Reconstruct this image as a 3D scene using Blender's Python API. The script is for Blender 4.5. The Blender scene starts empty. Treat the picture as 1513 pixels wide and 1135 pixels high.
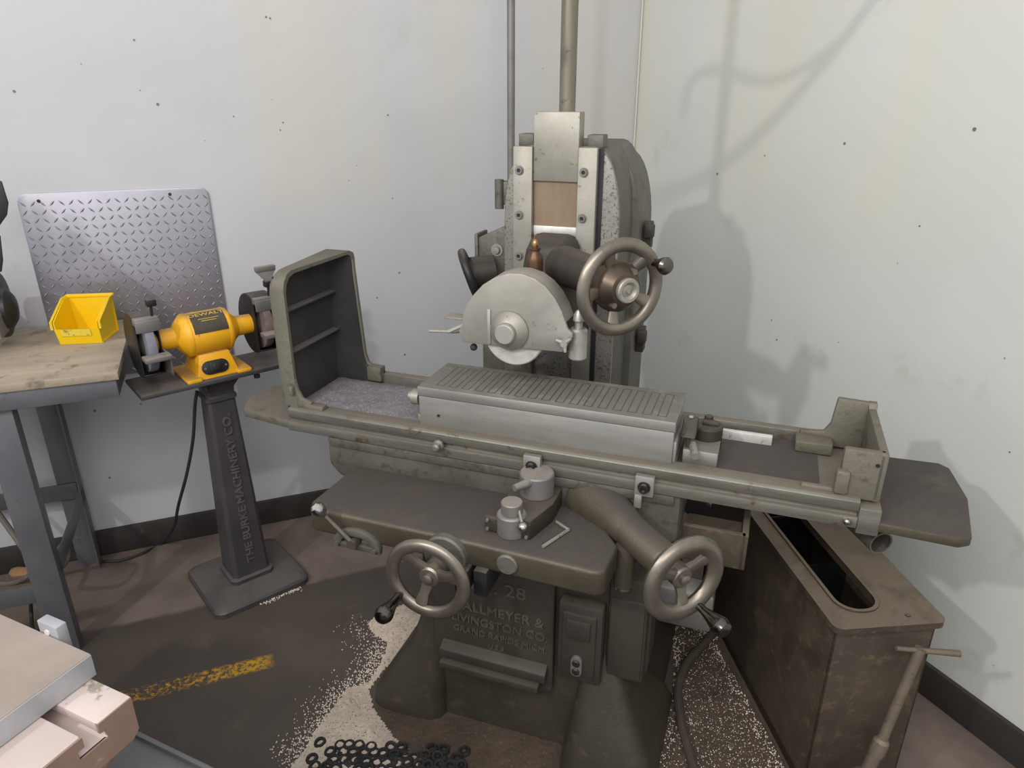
import bpy, bmesh, math, random
from mathutils import Vector, Matrix
random.seed(7)
R = math.radians
SC = bpy.context.scene
COL = SC.collection
# ------------------------------------------------------------------ camera, world, lights, exposure
CF, CP, CH = 1050.0, R(22.0), 1.6          # focal length in px of a 1513 px frame, pitch, height
cd = bpy.data.cameras.new('camera'); cd.sensor_width = 36.0; cd.lens = CF / 1513 * 36; cd.clip_start = .02
cam = bpy.data.objects.new('camera', cd); COL.objects.link(cam)
cam.location = (0, 0, CH); cam.rotation_euler = (R(90) - CP, 0, 0); SC.camera = cam
w = bpy.data.worlds.new('room_light'); SC.world = w; w.use_nodes = True
w.node_tree.nodes['Background'].inputs[0].default_value = (.96, .97, 1.0, 1)
w.node_tree.nodes['Background'].inputs[1].default_value = 1.0
def area(name, loc, tgt, size, power, color=(1, 1, 1), sy=None):
    l = bpy.data.lights.new(name, 'AREA'); l.energy = power; l.color = color
    l.size = size
    if sy: l.shape = 'RECTANGLE'; l.size_y = sy
    o = bpy.data.objects.new(name, l); COL.objects.link(o); o.location = loc
    o.rotation_euler = (Vector(tgt) - Vector(loc)).to_track_quat('-Z', 'Y').to_euler()
    return o
area('ceiling_lamp_light', (-2.0, -.55, 2.85), (.3, 2.0, .8), .11, 33, (1, .97, .93))
area('fill_light', (-.2, -1.0, 3.0), (.75, 1.8, .7), 2.4, 58, (1, .97, .94), 1.2)  # large soft fill, added to brighten the right-hand side
SC.view_settings.view_transform = 'Standard'; SC.view_settings.look = 'None'
SC.view_settings.exposure = 0.0; SC.view_settings.gamma = 1.0; SC.view_settings.use_curve_mapping = False

# ------------------------------------------------------------------ frames: pixel -> place on a known plane
def ray(px, py):
    u = (px - 756.5) / CF; v = (py - 567.5) / CF
    return Vector((u, math.cos(CP) - v * math.sin(CP), -math.sin(CP) - v * math.cos(CP)))
class Fr:
    def __init__(s, deg, off):
        a = R(deg); s.a = a
        s.X = Vector((math.cos(a), -math.sin(a), 0)); s.Y = Vector((math.sin(a), math.cos(a), 0))
        s.off = Vector((off[0], off[1], off[2] if len(off) > 2 else 0))
    def w(s, m): return s.X * m[0] + s.Y * m[1] + Vector((0, 0, m[2]))
    def loc(s, p): return Vector((p.dot(s.X), p.dot(s.Y), p.z))
    def _hit(s, px, py, n, d):
        r = ray(px, py); o = Vector((0, 0, CH)); return s.loc(o + r * ((d - n.dot(o)) / n.dot(r)))
    def pz(s, px, py, z): return s._hit(px, py, Vector((0, 0, 1)), z)
    def py(s, px, py, y): return s._hit(px, py, s.Y, y)
    def px(s, px, py, x): return s._hit(px, py, s.X, x)
    def at(s, o): o.location = s.w(s.off); o.rotation_euler = (0, 0, -s.a)
CUR = None
def use(f):
    global CUR; CUR = f; return f

# ------------------------------------------------------------------ mesh builder
def V(*a): return Vector(a)
class B:
    def __init__(s): s.bm = bmesh.new()
    def add(s, verts, faces, bev=0, seg=2):
        t = bmesh.new(); vs = [t.verts.new(v) for v in verts]
        for f in faces:
            try: t.faces.new([vs[i] for i in f])
            except ValueError: pass
        bmesh.ops.recalc_face_normals(t, faces=t.faces)
        if bev:
            es = [e for e in t.edges if e.is_manifold and e.calc_face_angle(0) > .5]
            bmesh.ops.bevel(t, geom=es, offset=bev, segments=seg, affect='EDGES', profile=.5, clamp_overlap=True)
        me = bpy.data.meshes.new('t'); t.to_mesh(me); t.free(); s.bm.from_mesh(me); bpy.data.meshes.remove(me)
        return s
    def box(s, x0, x1, y0, y1, z0, z1, bev=0, seg=2):
        v = [V(x, y, z) for x in (x0, x1) for y in (y0, y1) for z in (z0, z1)]
        return s.add(v, [(0, 1, 3, 2), (4, 6, 7, 5), (0, 4, 5, 1), (2, 3, 7, 6), (0, 2, 6, 4), (1, 5, 7, 3)], bev, seg)
    def prism(s, pts, ax, a, b, bev=0, seg=2):
        mk = {'x': lambda p, q: V(q, p[0], p[1]), 'y': lambda p, q: V(p[0], q, p[1]), 'z': lambda p, q: V(p[0], p[1], q)}[ax]
        n = len(pts); v = [mk(p, a) for p in pts] + [mk(p, b) for p in pts]
        f = [tuple(range(n)), tuple(range(2 * n - 1, n - 1, -1))] + [(i, (i + 1) % n, n + (i + 1) % n, n + i) for i in range(n)]
        return s.add(v, f, bev, seg)
    def hull(s, bot, top, bev=0, seg=2):           # two rings of points
        n = len(bot); f = [tuple(range(n)), tuple(range(2 * n - 1, n - 1, -1))] + [(i, (i + 1) % n, n + (i + 1) % n, n + i) for i in range(n)]
        return s.add([Vector(p) for p in bot] + [Vector(p) for p in top], f, bev, seg)
    def loft(s, rings, bev=0):
        n = len(rings[0]); v = [Vector(p) for r in rings for p in r]; f = [tuple(range(n)), tuple(range(len(v) - 1, len(v) - n - 1, -1))]
        for k in range(len(rings) - 1):
            f += [(k * n + i, k * n + (i + 1) % n, (k + 1) * n + (i + 1) % n, (k + 1) * n + i) for i in range(n)]
        return s.add(v, f, bev)
    def lathe(s, prof, o, ax, n=24, closed=False):
        ax = Vector(ax).normalized(); o = Vector(o)
        u = ax.orthogonal().normalized(); w_ = ax.cross(u)
        m = len(prof); v = []
        for r, h in prof:
            for i in range(n):
                t = 2 * math.pi * i / n; v.append(o + ax * h + (u * math.cos(t) + w_ * math.sin(t)) * max(r, 1e-5))
        f = []
        for k in range(m if closed else m - 1):
            a, b = k * n, ((k + 1) % m) * n
            f += [(a + i, a + (i + 1) % n, b + (i + 1) % n, b + i) for i in range(n)]
        if not closed: f += [tuple(range(n)), tuple(range(m * n - 1, m * n - n - 1, -1))]
        return s.add(v, f)
    def cyl(s, p0, p1, r0, r1=None, n=20, c=0):
        p0, p1 = Vector(p0), Vector(p1); L = (p1 - p0).length; r1 = r0 if r1 is None else r1
        pr = [(r0, 0), (r1, L)] if not c else [(r0 - c, 0), (r0, c), (r1, L - c), (r1 - c, L)]
        return s.lathe(pr, p0, p1 - p0, n)
    def ball(s, c, r, n=14, sx=1):
        return s.lathe([(r * math.sin(math.pi * k / 10), -r * math.cos(math.pi * k / 10) * sx) for k in range(11)], c, (0, 0, 1), n)
    def tube(s, pts, r, n=8, sub=6):
        P = [Vector(p) for p in pts]
        if sub > 1 and len(P) > 2:
            Q = [P[0] * 2 - P[1]] + P + [P[-1] * 2 - P[-2]]; out = []
            for i in range(1, len(Q) - 2):
                for k in range(sub):
                    t = k / sub; a, b, c, d = Q[i - 1], Q[i], Q[i + 1], Q[i + 2]
                    out.append(.5 * ((2 * b) + (c - a) * t + (2 * a - 5 * b + 4 * c - d) * t * t + (3 * b - a - 3 * c + d) * t ** 3))
            P = out + [P[-1]]
        v = []; u = None
        for i, p in enumerate(P):
            d = (P[min(i + 1, len(P) - 1)] - P[max(i - 1, 0)]).normalized()
            if u is None: u = d.orthogonal().normalized()
            u = (u - d * u.dot(d)).normalized(); q = d.cross(u)
            v += [p + (u * math.cos(2 * math.pi * k / n) + q * math.sin(2 * math.pi * k / n)) * r for k in range(n)]
        f = [tuple(range(n)), tuple(range(len(v) - 1, len(v) - n - 1, -1))]
        for k in range(len(P) - 1):
            f += [(k * n + i, k * n + (i + 1) % n, (k + 1) * n + (i + 1) % n, (k + 1) * n + i) for i in range(n)]
        return s.add(v, f)
    def ringplate(s, outer, inner, z0, z1):          # plate with a hole, equal counts
        n = len(outer); v = [V(p[0], p[1], z) for z in (z0, z1) for L in (outer, inner) for p in L]
        o0, i0, o1, i1 = 0, n, 2 * n, 3 * n; f = []
        for i in range(n):
            j = (i + 1) % n
            f += [(o0 + i, o0 + j, i0 + j, i0 + i), (o1 + i, o1 + j, i1 + j, i1 + i), (o0 + i, o0 + j, o1 + j, o1 + i), (i0 + i, i0 + j, i1 + j, i1 + i)]
        return s.add(v, f)
def mesh_of(b, smooth=35):
    me = bpy.data.meshes.new('m'); b.bm.to_mesh(me); b.bm.free()
    if CUR: me.transform(Matrix.Translation(-CUR.off))
    me.polygons.foreach_set('use_smooth', [True] * len(me.polygons)); me.set_sharp_from_angle(angle=R(smooth))
    return me
def obj(name, b, m, parent=None, label=None, smooth=35):
    o = bpy.data.objects.new(name, mesh_of(b, smooth)); COL.objects.link(o); o.data.name = name
    o.data.materials.append(M[m])
    if parent is not None: o.parent = parent
    elif CUR: CUR.at(o)
    if label: o['label'] = label
    return o
def tag(o, label, cat, group=None, kind=None):
    o['label'] = label; o['category'] = cat
    if group: o['group'] = group
    if kind: o['kind'] = kind
    return o
def thing(name, label, cat, group=None):
    o = bpy.data.objects.new(name, None); COL.objects.link(o); o.empty_display_size = .05; CUR.at(o)
    return tag(o, label, cat, group)
def struct(name, b, m):
    o = obj(name, b, m); o['kind'] = 'structure'; return o
def text(body, size, mtx, m, parent, ext=.002, name='lettering', sx=1.0, bev=0):
    c = bpy.data.curves.new(name, 'FONT'); c.body = body; c.size = size; c.extrude = ext; c.align_x = 'CENTER'; c.align_y = 'CENTER'
    c.bevel_depth = bev; c.resolution_u = 3; c.offset = size * .012
    t = bpy.data.objects.new(name, c); COL.objects.link(t); bpy.context.view_layer.update()
    me = bpy.data.meshes.new_from_object(t.evaluated_get(bpy.context.evaluated_depsgraph_get()))
    bpy.data.objects.remove(t); me.transform(Matrix.Diagonal((sx, 1, 1, 1))); me.transform(mtx); me.transform(Matrix.Translation(-CUR.off))
    o = bpy.data.objects.new(name, me); COL.objects.link(o); me.materials.clear(); me.materials.append(M[m]); o.parent = parent
    return o
def basis(o, x, y):                                   # text lies in the x/y plane given
    x = Vector(x).normalized(); y = Vector(y).normalized(); z = x.cross(y)
    return Matrix(((x.x, y.x, z.x, o[0]), (x.y, y.y, z.y, o[1]), (x.z, y.z, z.z, o[2]), (0, 0, 0, 1)))
def rrect(x0, x1, y0, y1, r, n=6):
    out = []
    for cx, cy, a in ((x1 - r, y1 - r, 0), (x0 + r, y1 - r, 90), (x0 + r, y0 + r, 180), (x1 - r, y0 + r, 270)):
        out += [(cx + r * math.cos(R(a + 90 * k / n)), cy + r * math.sin(R(a + 90 * k / n))) for k in range(n + 1)]
    return out

# ------------------------------------------------------------------ materials
M = {}
def s(r, g, b):
    return tuple(((c / 255) / 12.92 if c / 255 <= .04045 else ((c / 255 + .055) / 1.055) ** 2.4) for c in (r, g, b)) + (1,)
def nn(t, kind, **k):
    n = t.nodes.new(kind)
    for a, v in k.items(): setattr(n, a, v)
    return n
def ramp(t, src, a, b):
    r = nn(t, 'ShaderNodeMapRange'); t.links.new(src, r.inputs[0]); r.inputs[1].default_value = a; r.inputs[2].default_value = b; return r.outputs[0]
def mix(t, f, a, b):
    m = nn(t, 'ShaderNodeMix', data_type='RGBA')
    if hasattr(f, 'links') or hasattr(f, 'is_linked'): t.links.new(f, m.inputs[0])
    else: m.inputs[0].default_value = f
    for i, q in ((6, a), (7, b)):
        if isinstance(q, tuple): m.inputs[i].default_value = q
        else: t.links.new(q, m.inputs[i])
    return m.outputs[2]
def noise(t, co, scale, detail=4, rough=.6, stretch=None):
    if stretch:
        mp = nn(t, 'ShaderNodeMapping'); mp.inputs[3].default_value = stretch; t.links.new(co, mp.inputs[0]); co = mp.outputs[0]
    n = nn(t, 'ShaderNodeTexNoise'); n.inputs['Scale'].default_value = scale; n.inputs['Detail'].default_value = detail; n.inputs['Roughness'].default_value = rough
    t.links.new(co, n.inputs['Vector']); return n.outputs[0]
def math_(t, op, a, b):
    m = nn(t, 'ShaderNodeMath', operation=op)
    for i, q in ((0, a), (1, b)):
        if isinstance(q, (int, float)): m.inputs[i].default_value = q
        else: t.links.new(q, m.inputs[i])
    return m.outputs[0]
def mat(name, c1, c2, rough=.55, metal=0.0, scale=6, spots=None, sps=60, spt=(.62, .68), bump=.12, bs=140, dust=None, da=.85, stretch=None, spec=.5):
    m = bpy.data.materials.new(name); m.use_nodes = True; t = m.node_tree; p = t.nodes['Principled BSDF']
    co = nn(t, 'ShaderNodeTexCoord').outputs['Object']
    c = mix(t, ramp(t, noise(t, co, scale, 5, .65, stretch), .35, .68), s(*c1), s(*c2))
    ro = rough
    if spots: c = mix(t, ramp(t, noise(t, co, sps, 5, .7), *spt), c, s(*spots))
    p.inputs['Roughness'].default_value = rough; p.inputs['Metallic'].default_value = metal; p.inputs['Specular IOR Level'].default_value = spec
    if dust:
        g = nn(t, 'ShaderNodeNewGeometry'); sx = nn(t, 'ShaderNodeSeparateXYZ'); t.links.new(g.outputs['Normal'], sx.inputs[0])
        up = math_(t, 'MULTIPLY', ramp(t, sx.outputs[2], .75, .97), math_(t, 'MULTIPLY', ramp(t, noise(t, co, 9, 6, .7), .2, .5), da))
        c = mix(t, up, c, s(*dust))
        t.links.new(math_(t, 'ADD', math_(t, 'MULTIPLY', up, .92 - rough), rough), p.inputs['Roughness'])
        t.links.new(math_(t, 'MULTIPLY', math_(t, 'SUBTRACT', 1.0, up), metal), p.inputs['Metallic'])
    t.links.new(c, p.inputs['Base Color'])
    if bump:
        b = nn(t, 'ShaderNodeBump'); b.inputs['Strength'].default_value = bump; b.inputs['Distance'].default_value = .004
        t.links.new(noise(t, co, bs, 6, .75), b.inputs['Height']); t.links.new(b.outputs[0], p.inputs['Normal'])
    M[name] = m; return m, t, p, co
DUST = (92, 84, 76)
mat('dial_bronze', (92, 80, 68), (74, 65, 56), .38, .7, 14, bump=.03)
mat('tube_grey', (122, 114, 102), (140, 132, 118), .45, .5, 12, (90, 80, 68), 40, (.6, .72), .1, 140, stretch=(1, 1, .3))
mat('hose_brown', (62, 54, 48), (76, 67, 59), .75, 0, 20, bump=.1)
mat('handle_steel', (112, 106, 101), (92, 87, 83), .22, 1.0, 6, bump=.03)
mat('pedestal_text_glint', (104, 101, 99), (118, 114, 112), .4, .4, 14, bump=.04)  # paler than the iron: highlights on the raised letters put into the colour
mat('letter_glint', (98, 93, 80), (110, 104, 90), .35, .4, 14, bump=.05)  # cast letters lightened, their highlights painted in against the panel
mat('hole_dark', (122, 120, 114), (100, 98, 92), .8, 0, 30, bump=0)
mat('enamel', (92, 90, 82), (112, 110, 101), .48, .35, 5, (70, 65, 56), 30, (.53, .72), .35, 90, DUST, .6)
mat('enamel_olive', (104, 100, 87), (120, 115, 102), .5, .25, 6, (80, 74, 62), 24, (.54, .72), .4, 80, DUST, .5)
mat('cast_dark', (54, 50, 44), (70, 64, 56), .55, .25, 5, (96, 88, 76), 20, (.66, .8), .25, 70, (88, 80, 70), .6)
mat('base_paint', (50, 46, 38), (64, 58, 48), .5, .1, 4, (86, 75, 60), 18, (.56, .78), .5, 60, (96, 84, 70), .6)
mat('shelf_dust', (78, 72, 60), (96, 89, 74), .42, .4, 6, (74, 66, 54), 18, (.6, .75), .3, 160, (70, 64, 60), 1.0)
mat('steel', (140, 136, 126), (164, 160, 150), .48, .5, 7, (92, 84, 74), 55, (.6, .7), .08, 160, (120, 112, 100), .4)
mat('steel_pitted', (136, 132, 124), (160, 156, 147), .5, .5, 7, (82, 77, 69), 170, (.55, .62), .25, 160)
mat('steel_ground', (146, 145, 139), (166, 164, 158), .42, .55, 5, (96, 88, 74), 40, (.64, .74), .05, 200, (100, 95, 86), .9, (1, 6, 6))
mat('steel_table', (114, 112, 102), (138, 135, 125), .40, .6, 5, (96, 78, 56), 16, (.58, .68), .2, 120, (106, 97, 84), .85, (1, 8, 8))
mat('wheel_iron', (112, 105, 95), (142, 134, 122), .36, .75, 9, (96, 84, 72), 40, (.62, .74), .06, 90)
mat('chrome', (190, 188, 184), (170, 166, 160), .2, 1.0, 5, None, bump=.02)
mat('alu_guard', (160, 156, 147), (142, 138, 129), .5, .45, 8, (120, 114, 104), 45, (.64, .72), .1, 200, (140, 128, 118), .6)
mat('alu_cast', (186, 183, 176), (168, 165, 158), .4, .6, 9, (140, 134, 126), 50, (.64, .74), .1, 160)
mat('abrasive', (184, 181, 174), (164, 160, 153), .95, 0, 40, bump=.3, bs=400)
mat('copper', (108, 80, 60), (88, 66, 52), .4, .7, 8, bump=.03)
mat('brass', (176, 140, 98), (150, 116, 80), .3, .9, 8, bump=.02)
mat('black_plastic', (26, 26, 27), (38, 37, 36), .45, 0, 8, bump=.05, dust=(88, 82, 78), da=.5)
mat('black_iron', (44, 44, 46), (58, 56, 56), .45, .5, 8, bump=.08, dust=(104, 96, 88), da=.7)
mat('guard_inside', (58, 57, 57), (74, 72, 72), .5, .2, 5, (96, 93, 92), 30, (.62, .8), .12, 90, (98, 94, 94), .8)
mat('grey_iron', (116, 114, 112), (138, 134, 130), .5, .5, 9, (84, 80, 78), 40, (.62, .72), .08, 120, (138, 128, 116), .6)
mat('yellow_paint', (232, 166, 24), (240, 178, 34), .42, 0, 5, (150, 104, 40), 26, (.64, .72), .04, 90, (150, 124, 84), .75)
mat('yellow_bin', (236, 196, 8), (226, 184, 4), .38, 0, 4, bump=.02)
mat('label_paper', (226, 200, 70), (214, 186, 60), .7, 0, 9, (150, 130, 60), 60, (.56, .62), 0)
mat('label_dark', (64, 58, 50), (82, 74, 62), .4, .2, 12, (104, 94, 76), 30, (.58, .7), .02)
mat('label_yellow', (176, 152, 70), (196, 168, 70), .5, 0, 20, bump=0)
mat('wheel_grey', (112, 114, 124), (130, 130, 140), .95, 0, 30, bump=.3, bs=400)
mat('wheel_brown', (104, 88, 84), (124, 106, 100), .95, 0, 30, bump=.3, bs=400)
mat('bench_steel', (96, 97, 102), (112, 112, 116), .45, .3, 4, (70, 68, 68), 30, (.62, .75), .04, 120)
mat('bench_wood', (150, 136, 118), (172, 158, 138), .7, 0, 3, (98, 84, 68), 12, (.56, .72), .12, 60, stretch=(1, 5, 1))
mat('pedestal_iron', (70, 68, 68), (86, 83, 82), .5, .35, 6, (100, 94, 90), 30, (.66, .8), .12, 80, (98, 90, 85), .7)
mat('cord_rubber', (34, 33, 32), (50, 48, 45), .6, 0, 9, bump=.05)
mat('cord_grey', (92, 88, 80), (112, 106, 96), .6, 0, 9, bump=.05)
mat('plate_alu', (158, 156, 163), (146, 144, 152), .36, .7, 5, (140, 134, 130), 6, (.6, .8), .03, 200)
mat('tank_paint', (66, 58, 49), (86, 75, 62), .5, .15, 5, (104, 88, 66), 34, (.54, .72), .35, 90, (116, 103, 88), .9)
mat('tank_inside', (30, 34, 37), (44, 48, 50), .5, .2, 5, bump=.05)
mat('rusty_rod', (104, 94, 80), (122, 110, 94), .6, .3, 20, (80, 66, 52), 60, (.6, .7), .12, 120)
mat('rubber', (28, 28, 29), (42, 40, 40), .75, 0, 20, (92, 80, 68), 40, (.6, .7), .3, 120)
mat('slab', (146, 133, 124), (162, 149, 140), .65, .1, 5, (140, 124, 112), 20, (.62, .75), .04, 160)
mat('slab_edge', (170, 172, 176), (186, 188, 192), .45, .5, 12, (140, 138, 138), 30, (.6, .75), .06, 120)
mat('table_cast', (196, 180, 174), (210, 194, 188), .55, .2, 4, (150, 142, 128), 9, (.62, .66), .03, 160)
mat('table_side', (134, 108, 95), (152, 126, 112), .6, .1, 6, (186, 160, 146), 12, (.62, .7), .1, 60)
mat('dull_grey', (96, 97, 98), (110, 110, 110), .6, .2, 8, bump=.08)
mat('white_metal', (226, 224, 220), (206, 203, 198), .35, .4, 30, (150, 146, 144), 60, (.62, .66), 0)
mat('brown_panel', (122, 103, 82), (142, 123, 100), .55, .15, 10, (120, 112, 96), 20, (.6, .75), .06, 90, stretch=(1, 1, .3))
mat('grit_grey', (104, 100, 104), (124, 119, 122), .95, 0, 40, (150, 146, 148), 220, (.55, .6), .5, 500)
mat('grit_pale', (206, 190, 172), (226, 212, 194), .95, 0, 20, (130, 116, 100), 160, (.56, .62), .9, 300)
mat('grit_brown', (72, 61, 50), (90, 75, 61), .95, 0, 14, (132, 112, 92), 180, (.6, .68), .8, 260)
mat('grain', (212, 198, 182), (230, 218, 204), .9, 0, 30, bump=0)
mat('dirt_trim', (40, 37, 34), (58, 53, 48), .6, 0, 3, (78, 70, 62), 14, (.62, .75), .1, 60)
mat('stone', (150, 112, 80), (170, 134, 98), .8, 0, 12, bump=.2)

# walls: pale enamel on board with stains and scuffs
def wall_mat(name, c1, c2, stain, edge):
    m, t, p, co = mat(name, c1, c2, .5, 0, 1.3, (178, 177, 170), 3.0, (.6, .8), .03, 40)
    base = p.inputs['Base Color'].links[0].from_socket
    drip = noise(t, co, 3.0, 3, .5, (1, 1, .12))
    sp = nn(t, 'ShaderNodeSeparateXYZ'); t.links.new(co, sp.inputs[0])
    zone = math_(t, 'MULTIPLY', ramp(t, sp.outputs[0], edge[0], edge[1]), ramp(t, sp.outputs[2], 1.15, 1.32))
    c = mix(t, math_(t, 'MULTIPLY', math_(t, 'MULTIPLY', ramp(t, drip, .42, .62), zone), .5), base, s(*stain))
    vo = nn(t, 'ShaderNodeTexVoronoi'); vo.inputs['Scale'].default_value = 14; t.links.new(co, vo.inputs['Vector'])
    dots = math_(t, 'MULTIPLY', math_(t, 'LESS_THAN', vo.outputs['Distance'], .035), ramp(t, noise(t, co, 2.2, 2), .5, .56))
    c = mix(t, math_(t, 'MULTIPLY', dots, .75), c, s(110, 108, 100))
    t.links.new(c, p.inputs['Base Color'])
wall_mat('wall_paint', (183, 183, 186), (190, 190, 192), (196, 192, 172), (2.4, 2.9))
wall_mat('wall_paint_green', (198, 201, 195), (205, 206, 200), (206, 198, 168), (1.05, -.1))
# floor: worn dark paint, bare concrete along the walls, the rest of a yellow line
def floor_mat():
    m, t, p, co = mat('floor_paint', (70, 62, 56), (84, 75, 68), .5, 0, 2.2, (98, 88, 78), 7, (.6, .8), .06, 60)
    base = p.inputs['Base Color'].links[0].from_socket
    def dist(nx, ny, d):
        v = nn(t, 'ShaderNodeVectorMath', operation='DOT_PRODUCT'); t.links.new(co, v.inputs[0]); v.inputs[1].default_value = (nx, ny, 0)
        return math_(t, 'SUBTRACT', d, v.outputs['Value'])
    wob = math_(t, 'MULTIPLY', math_(t, 'SUBTRACT', noise(t, co, 9, 4), .5), .05)
    dl = math_(t, 'ADD', dist(-.36078, .93265, 2.655), wob); dr = math_(t, 'ADD', dist(.90338, .42885, 1.7527), wob)
    near = math_(t, 'MAXIMUM', ramp(t, dl, .47, .45), ramp(t, dr, .34, .30))
    bare = mix(t, ramp(t, noise(t, co, 5, 5), .35, .65), s(98, 86, 78), s(120, 107, 97))
    c = mix(t, near, base, bare)
    # yellow line along (x0,y0)->(x1,y1)
    a, b = FL.pz(205, 1026, 0), FL.pz(402, 976, 0); d = (b - a).normalized(); nrm = Vector((-d.y, d.x, 0))
    al = math_(t, 'MULTIPLY', dist(d.x, d.y, d.dot(a)), -1.0); ac = math_(t, 'ABSOLUTE', dist(nrm.x, nrm.y, nrm.dot(a)), 0)
    L = (b - a).length
    inl = math_(t, 'MULTIPLY', math_(t, 'MULTIPLY', ramp(t, al, -.5, .0), ramp(t, al, L + .01, L - .02)), ramp(t, ac, .034, .02))
    worn = math_(t, 'MULTIPLY', inl, ramp(t, math_(t, 'ADD', noise(t, co, 70, 6, .8), math_(t, 'MULTIPLY', ramp(t, al, .1, L), .09)), .5, .60))
    c = mix(t, worn, c, s(198, 150, 36)); t.links.new(c, p.inputs['Base Color'])
FL = Fr(0, (0, 0))
floor_mat()

# ------------------------------------------------------------------ the setting
CORNER = Vector((.4974, 3.0392, 0))
use(FL)
b = B(); b.box(-3.6, 3.2, -2.6, 4.2, -.1, 0); struct('floor', b, 'floor_paint')
LW = use(Fr(-21.15, (-2.6, 2.655)))                     # x runs along the left wall, y into it
cx = LW.loc(CORNER).x
b = B(); b.box(-3.2, cx + .1, 2.655, 2.755, 0, 3.2); wl = struct('wall_left', b, 'wall_paint')
b = B(); b.box(-3.2, cx - .004, 2.640, 2.655, 0, .105, .003); struct('baseboard_left', b, 'dirt_trim')
for px, py, r in ((21, 135, .005), (233, 154, .006), (198, 59, .004), (345, 172, .003), (414, 192, .003), (573, 170, .004), (580, 293, .003), (393, 25, .004), (399, 27, .004), (590, 403, .005), (598, 524, .005), (557, 440, .004), (140, 607, .006), (162, 706, .005), (208, 597, .004), (418, 181, .003)):
    q = LW.py(px, py, 2.655); bb = B(); bb.cyl((q.x, 2.6535, q.z), (q.x, 2.656, q.z), r * .75, n=10); obj('nail_hole', bb, 'hole_dark', wl)
RW = use(Fr(64.6, (-1.9, 1.7527)))                      # x runs along the right wall away from the corner
cxr = RW.loc(CORNER).x
b = B(); b.box(cxr - .12, 2.2, 1.7527, 1.8527, 0, 3.2); wr = struct('wall_right', b, 'wall_paint_green')
b = B(); b.box(cxr + .012, 2.2, 1.7377, 1.7527, 0, .105, .003); struct('baseboard_right', b, 'dirt_trim')
for px, py, r in ((1440, 191, .006), (1248, 212, .005), (1130, 230, .003), (1148, 502, .004), (1140, 473, .003), (1359, 334, .003), (1239, 506, .002), (1492, 668, .003), (1060, 257, .005)):
    q = RW.py(px, py, 1.7527); bb = B(); bb.cyl((q.x, 1.7512, q.z), (q.x, 1.754, q.z), r * .75, n=10); obj('nail_hole', bb, 'hole_dark', wr)
# corner bead
use(FL); b = B(); b.cyl((CORNER.x - .004, CORNER.y - .012, 0), (CORNER.x - .004, CORNER.y - .012, 3.2), .003, n=8); struct('trim_1', b, 'wall_paint_green')

# ------------------------------------------------------------------ the surface grinder
G = use(Fr(19.7, (-.50, 1.70)))
g = thing('surface_grinder', 'large grey-green surface grinder with magnetic chuck, splash guards and handwheels', 'grinder')
# base casting with two flared front feet
b = B()
def rr3(x0, x1, y0, y1, r, z): return [(p[0], p[1], z) for p in rrect(x0, x1, y0, y1, r, 4)]
b.loft([rr3(-.785, -.12, 1.355, 2.25, .03, 0), rr3(-.765, -.14, 1.36, 2.23, .03, .06), rr3(-.745, -.20, 1.36, 2.2, .03, .2), rr3(-.742, -.225, 1.36, 2.2, .03, .62)])
b.loft([rr3(-.90, -.68, 1.305, 1.62, .05, 0), rr3(-.895, -.68, 1.31, 1.60, .05, .04), rr3(-.85, -.68, 1.325, 1.56, .045, .12), rr3(-.775, -.685, 1.345, 1.50, .03, .24), rr3(-.735, -.69, 1.365, 1.45, .02, .36)])
b.loft([rr3(-.335, -.09, 1.255, 1.66, .05, 0), rr3(-.33, -.10, 1.262, 1.62, .05, .06), rr3(-.315, -.15, 1.30, 1.56, .045, .16), rr3(-.30, -.20, 1.345, 1.48, .03, .28), rr3(-.29, -.22, 1.365, 1.45, .02, .36)])
base = obj('base', b, 'base_paint', g)
# name panel cast in the front, with raised lettering
b = B(); b.prism([(x, z) for x, z in rrect(-.70, -.372, .175, .545, .03)], 'y', 1.342, 1.362, .004)
pan = obj('name_panel', b, 'cast_dark', g)
for body, size, px_, py_, k in (('NO. 28', .050, 728, 868, 1.15), ('GALLMEYER &', .039, 735, 906, 1.0), ('LIVINGSTON CO.', .034, 737, 926, .98), ('GRAND RAPIDS MICH.', .026, 738, 943, .98), ('U.S.A.', .020, 735, 958, 1.0)):
    q = G.py(px_, py_, 1.341); text(body, size, basis((q.x, 1.341, q.z), (1, 0, 0), (0, 0, 1)), 'letter_glint', pan, .0035, sx=k)
b = B(); b.prism([(1.343, .275), (1.318, .258), (1.318, .232), (1.343, .228)], 'x', -.675, -.385, .003); b.box(-.672, -.40, 1.305, 1.335, .207, .226, .003)
obj('panel_ledge', b, 'cast_dark', base)
# start-stop switch box and junction box
b = B(); b.box(-.358, -.248, 1.325, 1.37, .262, .492, .008); b.box(-.345, -.262, 1.318, 1.33, .285, .47, .006); b.box(-.335, -.275, 1.312, 1.32, .40, .455, .004)
sw = obj('switch_box', b, 'cast_dark', g)
b = B(); b.prism([(p[0], p[1]) for p in rrect(-.319, -.291, .292, .352, .0138)], 'y', 1.309, 1.32, .002); obj('button_ring', b, 'grey_iron', sw)
for z in (.309, .334): b = B(); b.cyl((-.305, 1.312, z), (-.305, 1.304, z), .0095, n=16, c=.002); obj('push_button', b, 'black_iron', sw)
b = B(); b.box(-.243, -.150, 1.35, 1.50, .28, .575, .008); b.box(-.237, -.156, 1.345, 1.36, .29, .52, .004)
for k in range(4): b.box(-.152, -.143, 1.37 + .03 * k, 1.385 + .03 * k, .30, .55, .003)
b.cyl((-.195, 1.40, .57), (-.195, 1.40, .60), .016, .012); b.cyl((-.215, 1.365, .56), (-.215, 1.365, .585), .012, .007)
obj('junction_box', b, 'cast_dark', g)
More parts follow.
